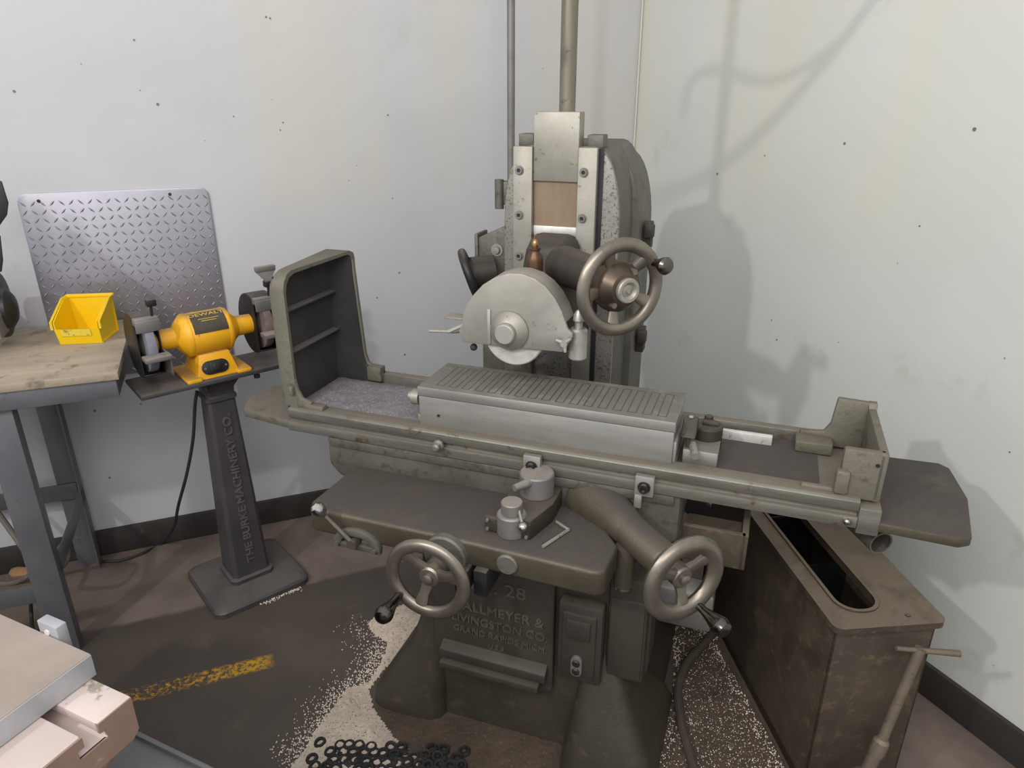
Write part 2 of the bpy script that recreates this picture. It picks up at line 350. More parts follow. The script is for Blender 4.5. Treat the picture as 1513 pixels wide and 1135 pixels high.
# saddle under the table
b = B()
b.prism([(-1.015, .785), (-1.015, .70), (-.985, .672), (-.93, .655), (-.15, .64), (-.105, .665), (-.105, .785)], 'y', 1.40, 1.70, .012)
b.box(-.70, -.26, 1.42, 2.15, .56, .72, .01)
b.box(-1.0, -.12, 1.392, 1.41, .762, .786, .003)
sad = obj('saddle', b, 'enamel', g)
# front apron: the wide shelf
b = B()
b.prism([(-.94, 1.215), (-.925, 1.185), (-.575, 1.185), (-.24, 1.172), (-.222, 1.185), (-.216, 1.28), (-.31, 1.41), (-.935, 1.41)], 'z', .648, .712, .010, 3)
b.box(-.70, -.30, 1.34, 1.41, .56, .66, .004)
apron = obj('apron_shelf', b, 'shelf_dust', g)
q = G.py(750, 833, 1.18); b = B(); b.cyl((q.x, 1.186, q.z), (q.x, 1.172, q.z), .024, n=28, c=.003); obj('boss_cap', b, 'enamel', apron)
b = B(); b.box(-.545, -.515, 1.15, 1.30, .60, .655, .004); b.box(-.507, -.475, 1.165, 1.30, .59, .655, .004); obj('feed_gear_case', b, 'black_iron', apron)
# table reverse lever with quadrant on the apron edge
b = B(); q0 = V(-.805, 1.168, .652); q1 = V(-.862, 1.150, .728)
b.cyl(q0, q1, .006, .005, 10); b.cyl(q0 + V(0, .02, 0), q0 + V(0, -.008, 0), .012, n=14)
lev = obj('reverse_lever', b, 'wheel_iron', g)
b = B(); ax = (q1 - q0).normalized(); b.lathe([(.006, -.004), (.0125, .004), (.0165, .016), (.0155, .026), (.008, .033), (0, .034)], q1, ax, 18); obj('lever_knob', b, 'chrome', lev)
b = B(); arc = [(-.80 + .062 * math.cos(R(a)), .640 + .045 * math.sin(R(a))) for a in range(0, 181, 15)]; arc2 = [(-.80 + .042 * math.cos(R(a)), .640 + .028 * math.sin(R(a))) for a in range(180, -1, -15)]
b.prism(arc + arc2, 'y', 1.172, 1.188, .002); b.box(-.86, -.74, 1.174, 1.188, .63, .645, .002)
for x in (-.752, -.85): b.cyl((x, 1.176, .640), (x, 1.166, .640), .006, n=10)
obj('quadrant', b, 'enamel', apron)
# feed valve block on the shelf
b = B(); b.prism([(-.475, 1.235), (-.40, 1.235), (-.375, 1.32), (-.375, 1.395), (-.47, 1.395), (-.485, 1.33)], 'z', .71, .758, .003); b.box(-.505, -.40, 1.232, 1.245, .715, .75, .002)
fb = obj('trip_block', b, 'cast_dark', g)
b = B(); b.cyl((-.448, 1.25, .711), (-.448, 1.25, .762), .033, n=28, c=.003); b.cyl((-.448, 1.25, .762), (-.448, 1.25, .790), .024, n=24, c=.002); obj('trip_drum', b, 'grey_iron', fb)
b = B(); b.cyl((-.425, 1.355, .757), (-.425, 1.355, .812), .040, n=32, c=.003); b.cyl((-.425, 1.33, .802), (-.455, 1.285, .802), .011, .008, 12); obj('trip_drum', b, 'grey_iron', fb)
b = B(); b.cyl((-.430, 1.243, .778), (-.413, 1.222, .752), .004, n=8); obj('trip_pin', b, 'grey_iron', fb)
b = B(); b.ball((-.413, 1.222, .750), .0115); obj('ball_knob', b, 'chrome', fb)
for x, z in ((-.498, .722), (-.498, .744), (-.408, .720), (-.408, .745)): b = B(); b.cyl((x, 1.236, z), (x, 1.228, z), .004, n=8); obj('screw', b, 'grey_iron', fb)
# cross tube for the right-hand handwheel
A45 = V(.7071, -.7071, 0)
t0 = V(-.30, 1.43, .72)
b = B(); b.lathe([(.075, -.02), (.058, .05), (.045, .11), (.040, .14), (.038, .145), (.038, .262), (.034, .268)], t0, A45, 28); b.cyl(t0 + A45 * .262, t0 + A45 * .30, .024, n=20)
b.cyl((-.205, 1.30, .60), (-.205, 1.30, .70), .022, n=16)
tub = obj('cross_feed_tube', b, 'shelf_dust', g)
b = B(); b.lathe([(.016, 0), (.02, .003), (.02, .012), (.015, .016)], (-.205, 1.30, .59), (0, 0, 1), 18); obj('oil_cup', b, 'chrome', tub)

def handwheel(c, ax, Rr, rim, nsp, handle_ang, hub_in, up=(0, 0, 1), dial=False, hl=.085, ha=None, sp0=90, material='wheel_iron'):
    c = Vector(c); ax = Vector(ax).normalized(); u = Vector(up); u = (u - ax * u.dot(ax)).normalized(); v = ax.cross(u)      # v completes the wheel plane
    b = B(); pr = [((Rr - rim) + rim * math.cos(R(a)), rim * .8 * math.sin(R(a))) for a in range(0, 360, 30)]
    b.lathe(pr, c, ax, 48, True); wheel = obj('handwheel', b, material, g)
    for k in range(nsp):
        a = R(sp0 + 360 * k / nsp); d = u * math.cos(a) + v * math.sin(a); bb = B()
        side = ax.cross(d); p0 = c - ax * hub_in + d * .014; p1 = c + d * (Rr - rim * 1.7)
        def sec(p, wd, th): return [p + side * wd * i + ax * th * j for i, j in ((-1, -.6), (-.6, -1), (.6, -1), (1, -.6), (1, .6), (.6, 1), (-.6, 1), (-1, .6))]
        bb.loft([sec(p0, .013, .008), sec(p0.lerp(p1, .5), .010, .007), sec(p1, .015, .007)]); obj('spoke', bb, material, wheel)
    bb = B(); bb.lathe([(.018, -.03), (.024, -.012), (.024, .008), (.02, .012), (.011, .013), (.011, .019), (.006, .022)], c - ax * hub_in, ax, 24); hb = obj('hub', bb, material, wheel)
    a = R(handle_ang); d = u * math.cos(a) + v * math.sin(a); p = c + d * (Rr - rim)
    hd = Vector(ha).normalized() if ha else ax
    bb = B(); bb.lathe([(.010, 0), (.012, .006), (.0085, .012), (.0085, hl * .3), (.013, hl * .55), (.019, hl * .8), (.0195, hl * .9), (.015, hl * 1.02), (.006, hl * 1.07), (0, hl * 1.07)], p, hd, 20)
    obj('crank_handle', bb, 'handle_steel', wheel)
    return wheel, hb, c, ax, u, v
# left wheel on the apron
wl_, hb, c, ax, u, v = handwheel((-.575, 1.085, .672), (0, -1, 0), .096, .0145, 3, 128, .016, sp0=45, hl=.085)
b = B(); b.cyl((-.575, 1.10, .672), (-.575, 1.19, .672), .022, n=20); b.cyl((-.575, 1.165, .672), (-.575, 1.188, .672), .05, n=28, c=.004); obj('shaft_bearing', b, 'enamel', g)
# right lower wheel
handwheel(t0 + A45 * .325, A45, .096, .0185, 3, 207, .012, sp0=62, hl=.09)
# rails and trough at the right of the saddle
b = B(); b.box(-.10, .04, 1.45, 1.62, .60, .615); b.box(-.10, .04, 1.44, 1.455, .60, .69, .002); b.box(.03, .045, 1.44, 1.62, .60, .69, .002)
obj('drip_trough', b, 'tank_paint', g)
b = B(); b.box(-.21, -.012, 1.78, 1.86, .12, .25, .01); obj('pump_block', b, 'alu_cast', g)

# table with T-slot rail, raised back lip and wings
b = B()
b.box(-1.12, .243, 1.41, 1.685, .80, .838, .002)
b.prism([(1.395, .845), (1.395, .824), (1.403, .824), (1.403, .812), (1.390, .812), (1.390, .788), (1.44, .788), (1.44, .850), (1.402, .850)], 'x', -1.12, .243, .0015)
b.box(-1.12, .243, 1.66, 1.685, .82, .866, .003)
b.box(-.76, -.128, 1.412, 1.62, .836, .846, .001)
tab = obj('work_table', b, 'steel_table', g)
b = B(); b.box(-.135, .17, 1.44, 1.66, .8375, .8395, 0); obj('table_grime', b, 'shelf_dust', tab)
for k, (xs, yn) in enumerate((([(-1.12, 1.405), (-1.295, 1.43), (-1.335, 1.50), (-1.325, 1.60), (-1.12, 1.68)], 0), ([(.243, 1.395), (.425, 1.385), (.448, 1.40), (.472, 1.56), (.462, 1.70), (.443, 1.72), (.243, 1.71)], 1))):
    b = B(); b.prism(xs, 'z', .782 + .004 * k, .806 + .002 * k, .004); obj('table_wing', b, 'enamel_olive' if not k else 'shelf_dust', tab)
b = B(); b.box(.243, .285, 1.392, 1.44, .775, .835, .004); obj('end_bracket', b, 'steel_table', tab)
b = B(); b.lathe([(.027, -.22), (.027, .0), (.0235, .0), (.0235, -.1), (.0, -.1)], (.315, 1.49, .704), (.5, -.86, -.04), 28); obj('drain_pipe', b, 'enamel', tab)
# trip dogs on the rail
for px, py, hang in ((786, 688, 0), (952, 719, 1)):
    q = G.py(px, py, 1.38); b = B(); b.box(q.x - .021, q.x + .021, 1.376, 1.392, q.z - .024, q.z + .026, .003)
    if hang: b.box(q.x - .02, q.x - .003, 1.374, 1.386, q.z - .055, q.z - .02, .003)
    d = obj('trip_dog', b, 'steel_ground', g)
    b = B(); b.lathe([(.014, 0), (.014, .003), (.0105, .003), (.0105, .012), (.006, .012), (.005, .006), (0, .006)], (q.x, 1.376, q.z), (0, -1, 0), 20); obj('socket_screw', b, 'black_iron', d)
q = G.py(646, 660, 1.38); b = B(); b.lathe([(.014, 0), (.014, .006), (.010, .008), (.010, .02), (.006, .024), (0, .024)], (q.x, 1.39, q.z), (0, -1, 0), 8); obj('stop_bolt', b, 'grey_iron', tab)
q = G.py(1251, 770, 1.39); b = B(); b.ball((q.x, 1.388, q.z), .007); obj('stop_pin', b, 'chrome', tab)
# magnetic chuck
b = B(); b.box(-.752, -.137, 1.425, 1.598, .842, .925, .002); b.box(-.765, -.752, 1.44, 1.58, .842, .868, .002)
b.box(-.137, -.13, 1.43, 1.59, .85, .90, .002)
ch = obj('magnetic_chuck', b, 'steel_ground', g)
b = B(); b.box(-.754, -.135, 1.423, 1.60, .926, .950, .002); tp = obj('chuck_top_plate', b, 'steel_ground', g)
mat('pole_strip', (84, 79, 71), (100, 94, 84), .5, .3, 30, bump=.04)
for k in range(17):
    x = -.715 + k * .0335; b = B()
    b.ringplate([(x, 1.445), (x + .021, 1.445), (x + .021, 1.578), (x, 1.578)], [(x + .0025, 1.4475), (x + .0185, 1.4475), (x + .0185, 1.5755), (x + .0025, 1.5755)], .9498, .9504); obj('pole_outline', b, 'pole_strip', tp)
b = B(); b.lathe([(.02, 0), (.02, .02), (.012, .022), (.012, .03)], (-.765, 1.46, .905), (-1, 0, 0), 18); obj('chuck_lever_shaft', b, 'steel', ch)
b = B(); b.cyl((-.70, 1.426, .88), (-.70, 1.422, .88), .0035, n=8); obj('screw', b, 'black_iron', ch)
# left splash guard: cast box open to the right, two ribs inside
b = B()
def grr(x, k=0): return [(x, p[0], p[1]) for p in [(1.672 - k, .85), (1.672 - k, 1.195 - k), (1.668 - k, 1.208 - k), (1.655 - k, 1.215 - k), (1.448 + k, 1.203 - k), (1.428 + k, 1.196 - k), (1.414 + k, 1.18 - k), (1.408 + k, 1.16 - k), (1.408 + k, .85)]]
sk = lambda L, d: [(x + d * max(0, (y - 1.45) / .22), y, z) for x, y, z in L]
o0, o1, i0, i1 = grr(-1.150, .012), grr(-1.132), sk(grr(-1.098), .042), sk(grr(-1.098, .009), .042)
i2 = grr(-1.136, .009); n = len(o0); vs = o0 + o1 + i0 + i1 + i2; fs = [tuple(range(n)), tuple(range(4 * n, 5 * n))]
for k in range(4): fs += [(k * n + i, k * n + i + 1, (k + 1) * n + i + 1, (k + 1) * n + i) for i in range(n - 1)]
b.add(vs, fs)
b.prism([(-1.10, .85), (-1.10, .94), (-1.094, .90), (-1.082, .876), (-1.055, .868), (-1.055, .85)], 'y', 1.408, 1.420, .003)
b.prism([(-1.06, .85), (-1.06, 1.19), (-1.056, 1.19), (-1.04, .92), (-1.032, .895), (-1.015, .882), (-.985, .878), (-.985, .85)], 'y', 1.660, 1.672, .002)
sg = obj('splash_guard', b, 'enamel_olive', g)
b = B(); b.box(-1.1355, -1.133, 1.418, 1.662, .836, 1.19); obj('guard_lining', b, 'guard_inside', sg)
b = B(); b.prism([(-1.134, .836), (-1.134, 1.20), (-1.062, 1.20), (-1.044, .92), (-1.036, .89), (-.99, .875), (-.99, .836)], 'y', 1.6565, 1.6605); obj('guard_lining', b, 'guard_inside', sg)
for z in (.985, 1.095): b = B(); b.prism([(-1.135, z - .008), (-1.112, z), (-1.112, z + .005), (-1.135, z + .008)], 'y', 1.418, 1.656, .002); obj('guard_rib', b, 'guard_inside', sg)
for bx in ((-1.112, -1.10, 1.396, 1.41, .885, .91), (-1.075, -1.02, 1.405, 1.43, .842, .862), (-1.03, -.985, 1.645, 1.675, .845, .888)): b = B(); b.box(*bx, .004); obj('guard_foot', b, 'enamel_olive', sg)
# right end guard
b = B()
b.box(.198, .278, 1.412, 1.43, .842, .952, .006)
b.prism([(.13, .842), (.13, .874), (.18, .878), (.192, .90), (.198, .965), (.278, .962), (.278, .842)], 'y', 1.648, 1.664, .004)
b.box(.262, .28, 1.412, 1.662, .842, .952, .005); b.prism([(1.64, .95), (1.664, .95), (1.664, .963), (1.65, .963)], 'x', .262, .28, .002)
b.box(.19, .218, 1.403, 1.425, .85, .905, .008); b.box(.13, .20, 1.415, 1.428, .842, .858, .004); b.box(.12, .20, 1.60, 1.652, .84, .868, .004)
eg = obj('end_guard', b, 'enamel_olive', g)
b = B(); b.cyl((.262, 1.414, .925), (.262, 1.409, .925), .004, n=8); obj('screw', b, 'black_iron', eg)

# column with arched top
def arch(xl, xr, zb, zs, zt, k=8):
    w2 = (xr - xl) / 2; cx_ = (xl + xr) / 2; fl = w2 * .55
    return [(xl, zb)] + [(cx_ - fl - (w2 - fl) * math.cos(R(90 * i / k)), zs + (zt - zs) * math.sin(R(90 * i / k))) for i in range(k + 1)] + [(cx_ + fl + (w2 - fl) * math.sin(R(90 * i / k)), zs + (zt - zs) * math.cos(R(90 * i / k))) for i in range(k + 1)] + [(xr, zb)]
b = B(); b.prism(arch(-.655, -.352, .60, 1.30, 1.49), 'y', 1.785, 2.12, .006); b.prism(arch(-.66, -.332, .60, 1.25, 1.46), 'y', 1.95, 2.16, .006)
b.box(-.735, -.37, 1.80, 1.90, .70, .98, .004)
col = obj('column', b, 'enamel', g)
b = B(); b.prism(arch(-.655, -.352, .80, 1.30, 1.488), 'y', 1.768, 1.786, .003); cf = obj('column_face', b, 'steel_pitted', col)
b = B(); b.box(-.408, -.396, 1.762, 1.770, .85, 1.485); obj('way_groove', b, 'black_iron', col)
for x0_, x1_ in ((-.622, -.572), (-.455, -.408)):
    b = B(); b.box(x0_, x1_, 1.745, 1.768, .88, 1.487, .002); gb = obj('gib_strip', b, 'steel', g)
    for z in (1.43, 1.32, 1.215):
        bb = B(); xx = (x0_ + x1_) / 2; bb.lathe([(.0115, 0), (.0115, .002), (.0085, .002), (.0085, .007), (.005, .007), (.0045, .002), (0, .002)], (xx - .008, 1.745, z), (0, -1, 0), 18); obj('socket_screw', bb, 'grey_iron', gb); bb = B(); bb.cyl((xx - .008, 1.7425, z), (xx - .008, 1.7415, z), .0046, n=6); obj('socket_shade', bb, 'black_plastic', gb)  # black disc paints in the shade of each screw recess
for xx in (-.602, -.425): b = B(); b.box(xx - .018, xx + .022, 1.78, 1.83, 1.485, 1.515, .003); obj('top_clamp', b, 'enamel', col)
b = B(); b.box(-.688, -.655, 1.80, 1.83, 1.335, 1.395, .004); b.cyl((-.68, 1.80, 1.325), (-.68, 1.80, 1.40), .012, n=14); obj('hinge_lug', b, 'enamel', col)
for z in (1.24, .93): b = B(); b.box(-.335, -.308, 2.02, 2.06, z - .04, z + .035, .004); b.box(-.325, -.300, 2.0, 2.03, z - .005, z + .03, .003); obj('door_latch', b, 'cast_dark', col)
# vertical slide in front of the column
b = B(); b.box(-.571, -.456, 1.752, 1.80, 1.405, 1.567, .002); sl = obj('slide', b, 'steel', g)
b = B(); b.box(-.571, -.456, 1.760, 1.775, 1.285, 1.405); obj('slide_window', b, 'brown_panel', sl)
b = B(); b.box(-.571, -.456, 1.757, 1.775, 1.27, 1.294, .001); obj('slide_strip', b, 'white_metal', sl)
b = B(); b.cyl((-.515, 1.85, 1.46), (-.515, 1.85, 3.1), .0205, n=24); obj('elevating_tube', b, 'tube_grey', g)
# spindle head
b = B(); b.hull([(-.60, 1.64, 1.02), (-.42, 1.64, 1.02), (-.40, 1.77, 1.02), (-.62, 1.77, 1.02)], [(-.555, 1.66, 1.27), (-.452, 1.66, 1.27), (-.445, 1.765, 1.285), (-.575, 1.765, 1.285)], .03, 3)
b.cyl((-.53, 1.50, 1.092), (-.53, 1.78, 1.092), .07, n=32, c=.01)
hwc = V(-.287, 1.50, 1.216)
b.cyl(hwc - A45 * .26, hwc - A45 * .075, .048, .044, 28); b.cyl(hwc - A45 * .09, hwc - A45 * .03, .034, n=24, c=.004)
head = obj('spindle_head', b, 'cast_dark', g)
q = G.py(790, 405, 1.56)
b = B(); b.lathe([(.0, -.03), (.0195, -.03), (.0195, .03), (.018, .042), (.011, .052), (.011, .056), (.013, .058), (.013, .062), (.006, .062)], (q.x, 1.56, q.z), (0, 0, 1), 22); ol = obj('oiler', b, 'copper', g)
b = B(); b.lathe([(.007, .062), (.009, .070), (.006, .078), (.003, .082), (.0035, .09), (0, .094)], (q.x, 1.56, q.z), (0, 0, 1), 16); obj('oiler_cap', b, 'brass', ol)
# elevating handwheel with graduated dial
hwm, hb, c, ax, u, v = handwheel(hwc, A45, .109, .0155, 5, 302, .022, sp0=25, hl=.055)
b = B(); b.lathe([(.057, -.022), (.057, -.006), (.053, .0), (.036, .022), (.028, .024)], c, ax, 40); dl = obj('dial', b, 'dial_bronze', g)
b = B(); b.lathe([(.026, .0), (.027, .02), (.0275, .032), (.025, .035), (.019, .035), (.013, .028), (.006, .030), (.005, .034), (0, .034)], c, ax, 32); obj('lock_nut', b, 'steel', hwm)
for ang, tx in ((70, '0'), (22, '+'), (150, 'II')):
    d = u * math.cos(R(ang)) + v * math.sin(R(ang)); pos = c + ax * -.0058 + d * .0478 + ax * .002
    text(tx, .010, basis(c + d * .0545 + ax * .0008, ax.cross(d) * -1, (d * -1 + ax * .6)), 'black_iron', dl, .0004, 'dial_mark')
for ang in (330, 140): d = u * math.cos(R(ang)) + v * math.sin(R(ang)); b = B(); b.cyl(c + d * .042 + ax * .006, c + d * .042 + ax * .022, .0065, n=12); obj('dial_screw', b, 'wheel_iron', dl)
# wheel guard
px_out = [(677, 489), (684, 478), (683, 468), (688, 453), (699, 436), (713, 421), (731, 410), (752, 404), (771, 405), (790, 412), (806, 424), (820, 441), (830, 460), (836, 478), (839, 487), (846, 493), (846, 500), (838, 506), (836, 516), (831, 521), (790, 517), (740, 512), (683, 506), (681, 497)]
YG = 1.468
po = [G.py(x, y, YG) for x, y in px_out]
b = B(); b.prism([(p.x, p.z) for p in po], 'y', YG, YG + .010, .003)
b2 = [G.py(x, y, YG) for x, y in px_out[2:14]]; cxg, czg = -.522, 1.10
inn = [(cxg + (p.x - cxg) * .93, czg + (p.z - czg) * .93) for p in b2]
b.prism([(p.x, p.z) for p in b2] + inn[::-1], 'y', YG + .008, YG + .068, .003); b.prism([(p.x, p.z) for p in po[2:14]], 'y', YG + .062, YG + .070, .002)
wg = obj('wheel_guard', b, 'alu_guard', g)
q0, q1 = G.py(722, 457, YG), G.py(724, 508, YG); b = B(); b.box(q0.x - .003, q0.x + .005, YG - .004, YG + .002, q1.z, q0.z, .001); obj('guard_seam', b, 'alu_cast', wg)
q = G.py(836, 505, YG); b = B()
for a in (40, 160, 280): b.cyl((q.x, YG - .012, q.z), (q.x + .02 * math.cos(R(a)), YG - .016, q.z + .02 * math.sin(R(a))), .006, .003, 10)
b.cyl((q.x, YG, q.z), (q.x, YG - .02, q.z), .008, n=12); obj('wing_nut', b, 'alu_cast', wg)
q = G.py(854, 507, YG + .035); b = B(); b.cyl((q.x, YG + .035, q.z - .038), (q.x, YG + .035, q.z + .036), .021, n=28, c=.004); b.cyl((q.x, YG + .035, q.z + .036), (q.x, YG + .035, q.z + .05), .009, n=14)
b.lathe([(.010, .05), (.0135, .055), (.012, .068), (.006, .078), (0, .08)], (q.x, YG + .035, q.z), (0, 0, 1), 16); obj('coolant_valve', b, 'alu_cast', wg)
q = G.py(684, 478, YG + .02); b = B(); b.cyl((q.x + .01, YG + .02, q.z), (q.x - .03, YG + .0, q.z - .018), .005, n=10); b.cyl((q.x - .025, YG, q.z - .017), (q.x - .075, YG - .01, q.z - .018), .0035, n=10)
b.cyl((q.x, YG + .03, q.z - .02), (q.x - .035, YG + .03, q.z - .026), .006, n=10); b.box(q.x - .055, q.x + .01, YG + .03, YG + .07, q.z + .004, q.z + .008, .001); obj('guard_latch', b, 'steel', wg)
b = B(); b.ball((G.py(700, 513, YG + .03).x, YG + .03, G.py(700, 513, YG + .03).z), .009); obj('latch_ball', b, 'cast_dark', wg)
# grinding wheel and flange
wc = G.py(763, 492, 1.50)
b = B(); b.lathe([(.03, -.012), (.070, -.012), (.073, -.009), (.073, .012), (.03, .012)], (wc.x, 1.49, wc.z), (0, 1, 0), 56); gw = obj('grinding_wheel', b, 'abrasive', g)
fc = G.py(753, 488, YG); b = B(); b.lathe([(.047, -.006), (.046, .006), (.030, .022), (.0245, .024), (.0245, .030)], (fc.x, YG, fc.z), (0, -1, 0), 40); fl = obj('wheel_flange', b, 'steel', g)
b = B(); b.lathe([(.0235, .028), (.0235, .036), (.021, .039), (0, .039)], (fc.x, YG, fc.z), (0, -1, 0), 6 if 0 else 28); obj('spindle_nut', b, 'alu_cast', fl)
# switch plate and spare handwheel at the column's left
b = B(); b.prism([(-.742, 1.10), (-.742, 1.245), (-.655, 1.285), (-.655, 1.10)], 'y', 1.80, 1.86, .003); b.prism([(-.752, 1.10), (-.752, 1.255), (-.742, 1.255), (-.742, 1.10)], 'y', 1.795, 1.87, .002)
bp = obj('side_box', b, 'enamel', g); b = B(); b.lathe([(.017, 0), (.017, .004), (.011, .004), (.009, .012), (0, .013)], (-.687, 1.80, 1.215), (0, -1, 0), 20); obj('box_screw', b, 'steel', bp)
b = B(); pr = [(.062 + .013 * math.cos(R(a)), .012 * math.sin(R(a))) for a in range(0, 360, 30)]; b.lathe(pr, (-.752, 1.76, 1.150), (-.86, -.40, -.33), 40, True)
sw2 = obj('side_handwheel', b, 'black_iron', g); b = B(); b.cyl((-.75, 1.765, 1.152), (-.70, 1.80, 1.155), .045, n=24); obj('hub', b, 'cast_dark', sw2)

# ------------------------------------------------------------------ loose things on the grinder
def G_at(x, y, z): G2 = Fr(19.7, (x, y, z)); use(G2); return G2
G_at(-.365, 1.27, .713); a, m_, c_ = [G.pz(px, py, .716) for px, py in ((822, 771), (840, 783), (802, 808))]
b = B(); b.tube([a, a.lerp(m_, .8), m_, m_.lerp(c_, .12), c_], .0037, 6, 4); tag(obj('hex_key', b, 'steel'), 'small bare steel hex key lying on the dusty apron shelf', 'hex key')
G_at(-.07, 1.53, .8395)
th = thing('dresser_fixture', 'brown round wheel dresser fixture on a steel block beside the magnetic chuck', 'dresser')
b = B(); b.box(-.118, -.042, 1.455, 1.53, .8395, .875, .003); obj('block', b, 'steel_ground', th)
b = B(); b.cyl((-.075, 1.54, .845), (-.075, 1.54, .905), .035, n=32, c=.004); b.cyl((-.075, 1.56, .905), (-.075, 1.56, .918), .010, n=14, c=.002); b.box(-.085, -.05, 1.53, 1.55, .903, .913, .002); obj('turret', b, 'cast_dark', th)
b = B(); b.prism([(1.46, .915), (1.45, .905), (1.49, .905), (1.51, .93), (1.50, .938), (1.48, .938)], 'x', -.125, -.093, .003); b.cyl((-.109, 1.468, .905), (-.109, 1.468, .875), .005, n=12); arm = obj('arm', b, 'cast_dark', th)
b = B(); b.cyl((-.10, 1.475, .88), (-.088, 1.435, .872), .009, n=16); b.cyl((-.088, 1.435, .872), (-.0875, 1.4335, .8717), .0085, n=16); obj('diamond_holder', b, 'steel', th)
b = B(); b.cyl((-.109, 1.487, .936), (-.109, 1.485, .942), .005, n=12); obj('screw', b, 'chrome', arm)
G_at(.02, 1.61, .8395); b = B(); b.box(-.055, .070, 1.612, 1.626, .8395, .862, .001); tag(obj('flat_bar', b, 'white_metal'), 'short bright ground steel bar lying on the table by the dresser', 'metal bar')
# grey grit heaped on the table inside the left guard
G_at(-.92, 1.53, .838); b = B(); NX, NY = 40, 26; vs = []; fs = []
for i in range(NX + 1):
    for j in range(NY + 1):
        x = -1.13 + .37 * i / NX; y = 1.425 + .23 * j / NY; e = min(i, NX - i, j, NY - j) / 5
        h = .8375 + min(1, e) * (.006 + .012 * max(0, 1 - i / 14)) + (.004 * random.random() if 0 < i < NX and 0 < j < NY else 0); vs.append((x, y, h))
for i in range(NX):
    for j in range(NY): k = i * (NY + 1) + j; fs.append((k, k + 1, k + NY + 2, k + NY + 1))
b.add(vs, fs); tag(obj('grinding_grit', b, 'grit_grey', smooth=180), 'grey grinding grit spread on the table inside the left splash guard', 'grit', kind='stuff')

# ------------------------------------------------------------------ coolant tank
T = use(Fr(-5.4, (.95, 1.55)))
tk = thing('coolant_tank', 'dark brown steel coolant tank with a long slot in its lid', 'tank')
b = B(); zt = .50; x0, x1, y0, y1 = .835, 1.072, 1.185, 1.93
for bx in ((x0, x0 + .006, y0, y1), (x1 - .006, x1, y0, y1), (x0, x1, y0, y0 + .006), (x0, x1, y1 - .006, y1)): b.box(*bx, .0, zt, .001)
b.box(x0, x1, y0, y1, .0, .03); obj('tank_body', b, 'tank_paint', tk)
b = B(); outer = rrect(.825, 1.088, 1.17, 1.95, .022, 8); q = [T.pz(*p, .52) for p in ((1300, 908), (1160, 780))]
inner = rrect(.872, .965, 1.225, 1.86, .044, 8); b.ringplate(outer, inner, .5, .516); obj('tank_lid', b, 'tank_paint', tk)
b = B(); b.ringplate(rrect(.864, .973, 1.217, 1.868, .050, 8), inner, .515, .521); obj('slot_rim', b, 'tank_paint', tk)
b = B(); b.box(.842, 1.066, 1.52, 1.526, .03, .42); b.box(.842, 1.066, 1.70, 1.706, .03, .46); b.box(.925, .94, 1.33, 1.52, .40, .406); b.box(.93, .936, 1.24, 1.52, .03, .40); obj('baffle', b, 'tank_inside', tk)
b = B(); b.cyl((1.01, 1.20, .515), (1.01, 1.20, .518), .006, n=10); obj('lid_screw', b, 'black_iron', tk)
T2 = use(Fr(-5.4, (1.03, 1.12)))
th = thing('tee_handle_rod', 'rusty rod with a cross bar leaning against the end of the coolant tank', 'tee handle')
tp_, bt = T.py(1360, 958, 1.150), T.py(1298, 1105, 1.130)
b = B(); b.cyl(bt, tp_, .0115, n=16); b.lathe([(.016, -.02), (.018, -.01), (.018, .02), (.012, .028)], bt, tp_ - bt, 16); obj('rod', b, 'rusty_rod', th)
e0, e1 = T.py(1324, 958, 1.155), T.py(1418, 966, 1.14); b = B(); b.cyl(e0, e1, .0055, .0075, 12); obj('cross_bar', b, 'rusty_rod', th)
b = B(); b.cyl(bt, bt + V(-.02, .0, -.10), .016, .014, 14); b.tube([bt + V(-.02, 0, -.08), bt + V(-.06, .01, -.11), bt + V(-.05, .02, -.2), (bt.x - .02, bt.y + .03, .0)], .016, 10); obj('joint', b, 'rusty_rod', th)

# ------------------------------------------------------------------ pedestal, bench grinder
PD = use(Fr(-40, (Fr(-40, (0, 0)).loc(Vector((-.945, 2.10, 0))).x, Fr(-40, (0, 0)).loc(Vector((-.945, 2.10, 0))).y)))
ox, oy = PD.off.x, PD.off.y
th = thing('cast_iron_pedestal', 'dark cast iron pedestal with raised lettering carrying the yellow bench grinder', 'pedestal')
b = B(); b.loft([[(ox + p[0], oy + p[1], z) for p in rrect(-.165 + k, .165 - k, -.165 + k, .165 - k, .035, 5)] for k, z in ((.0, 0), (.0, .018), (.006, .026), (.03, .032), (.09, .04))]); obj('foot_plate', b, 'pedestal_iron', th)
def sq(h, z, c=.2): return [(ox + i * h, oy + j * h, z) for i, j in ((-1, -1 + c), (-1 + c, -1), (1 - c, -1), (1, -1 + c), (1, 1 - c), (1 - c, 1), (-1 + c, 1), (-1, 1 - c))]
b = B(); b.loft([sq(.072, .035), sq(.074, .055), sq(.064, .06), sq(.043, .70), sq(.043, .705), sq(.048, .71), sq(.048, .722), sq(.043, .728), sq(.045, .745), sq(.062, .775), sq(.075, .787)]); pc = obj('column', b, 'pedestal_iron', th)
text('THE BURKE MACHINERY CO.', .036, basis((ox + .003, oy - .0550, .385), (0, .028, 1), (-1, 0, 0)), 'pedestal_text_glint', pc, .0025, sx=1.18)
b = B(); b.box(ox - .235, ox + .235, oy - .088, oy + .088, .785, .80, .003); obj('tray', b, 'pedestal_iron', th)
for i, j in ((-.05, -.07), (.11, -.07)): b = B(); b.lathe([(.0, 0), (.010, 0), (.010, .01), (.007, .012), (.007, .02)], (ox + i, oy + j, .767), (0, 0, 1), 8); obj('bolt', b, 'black_iron', th)

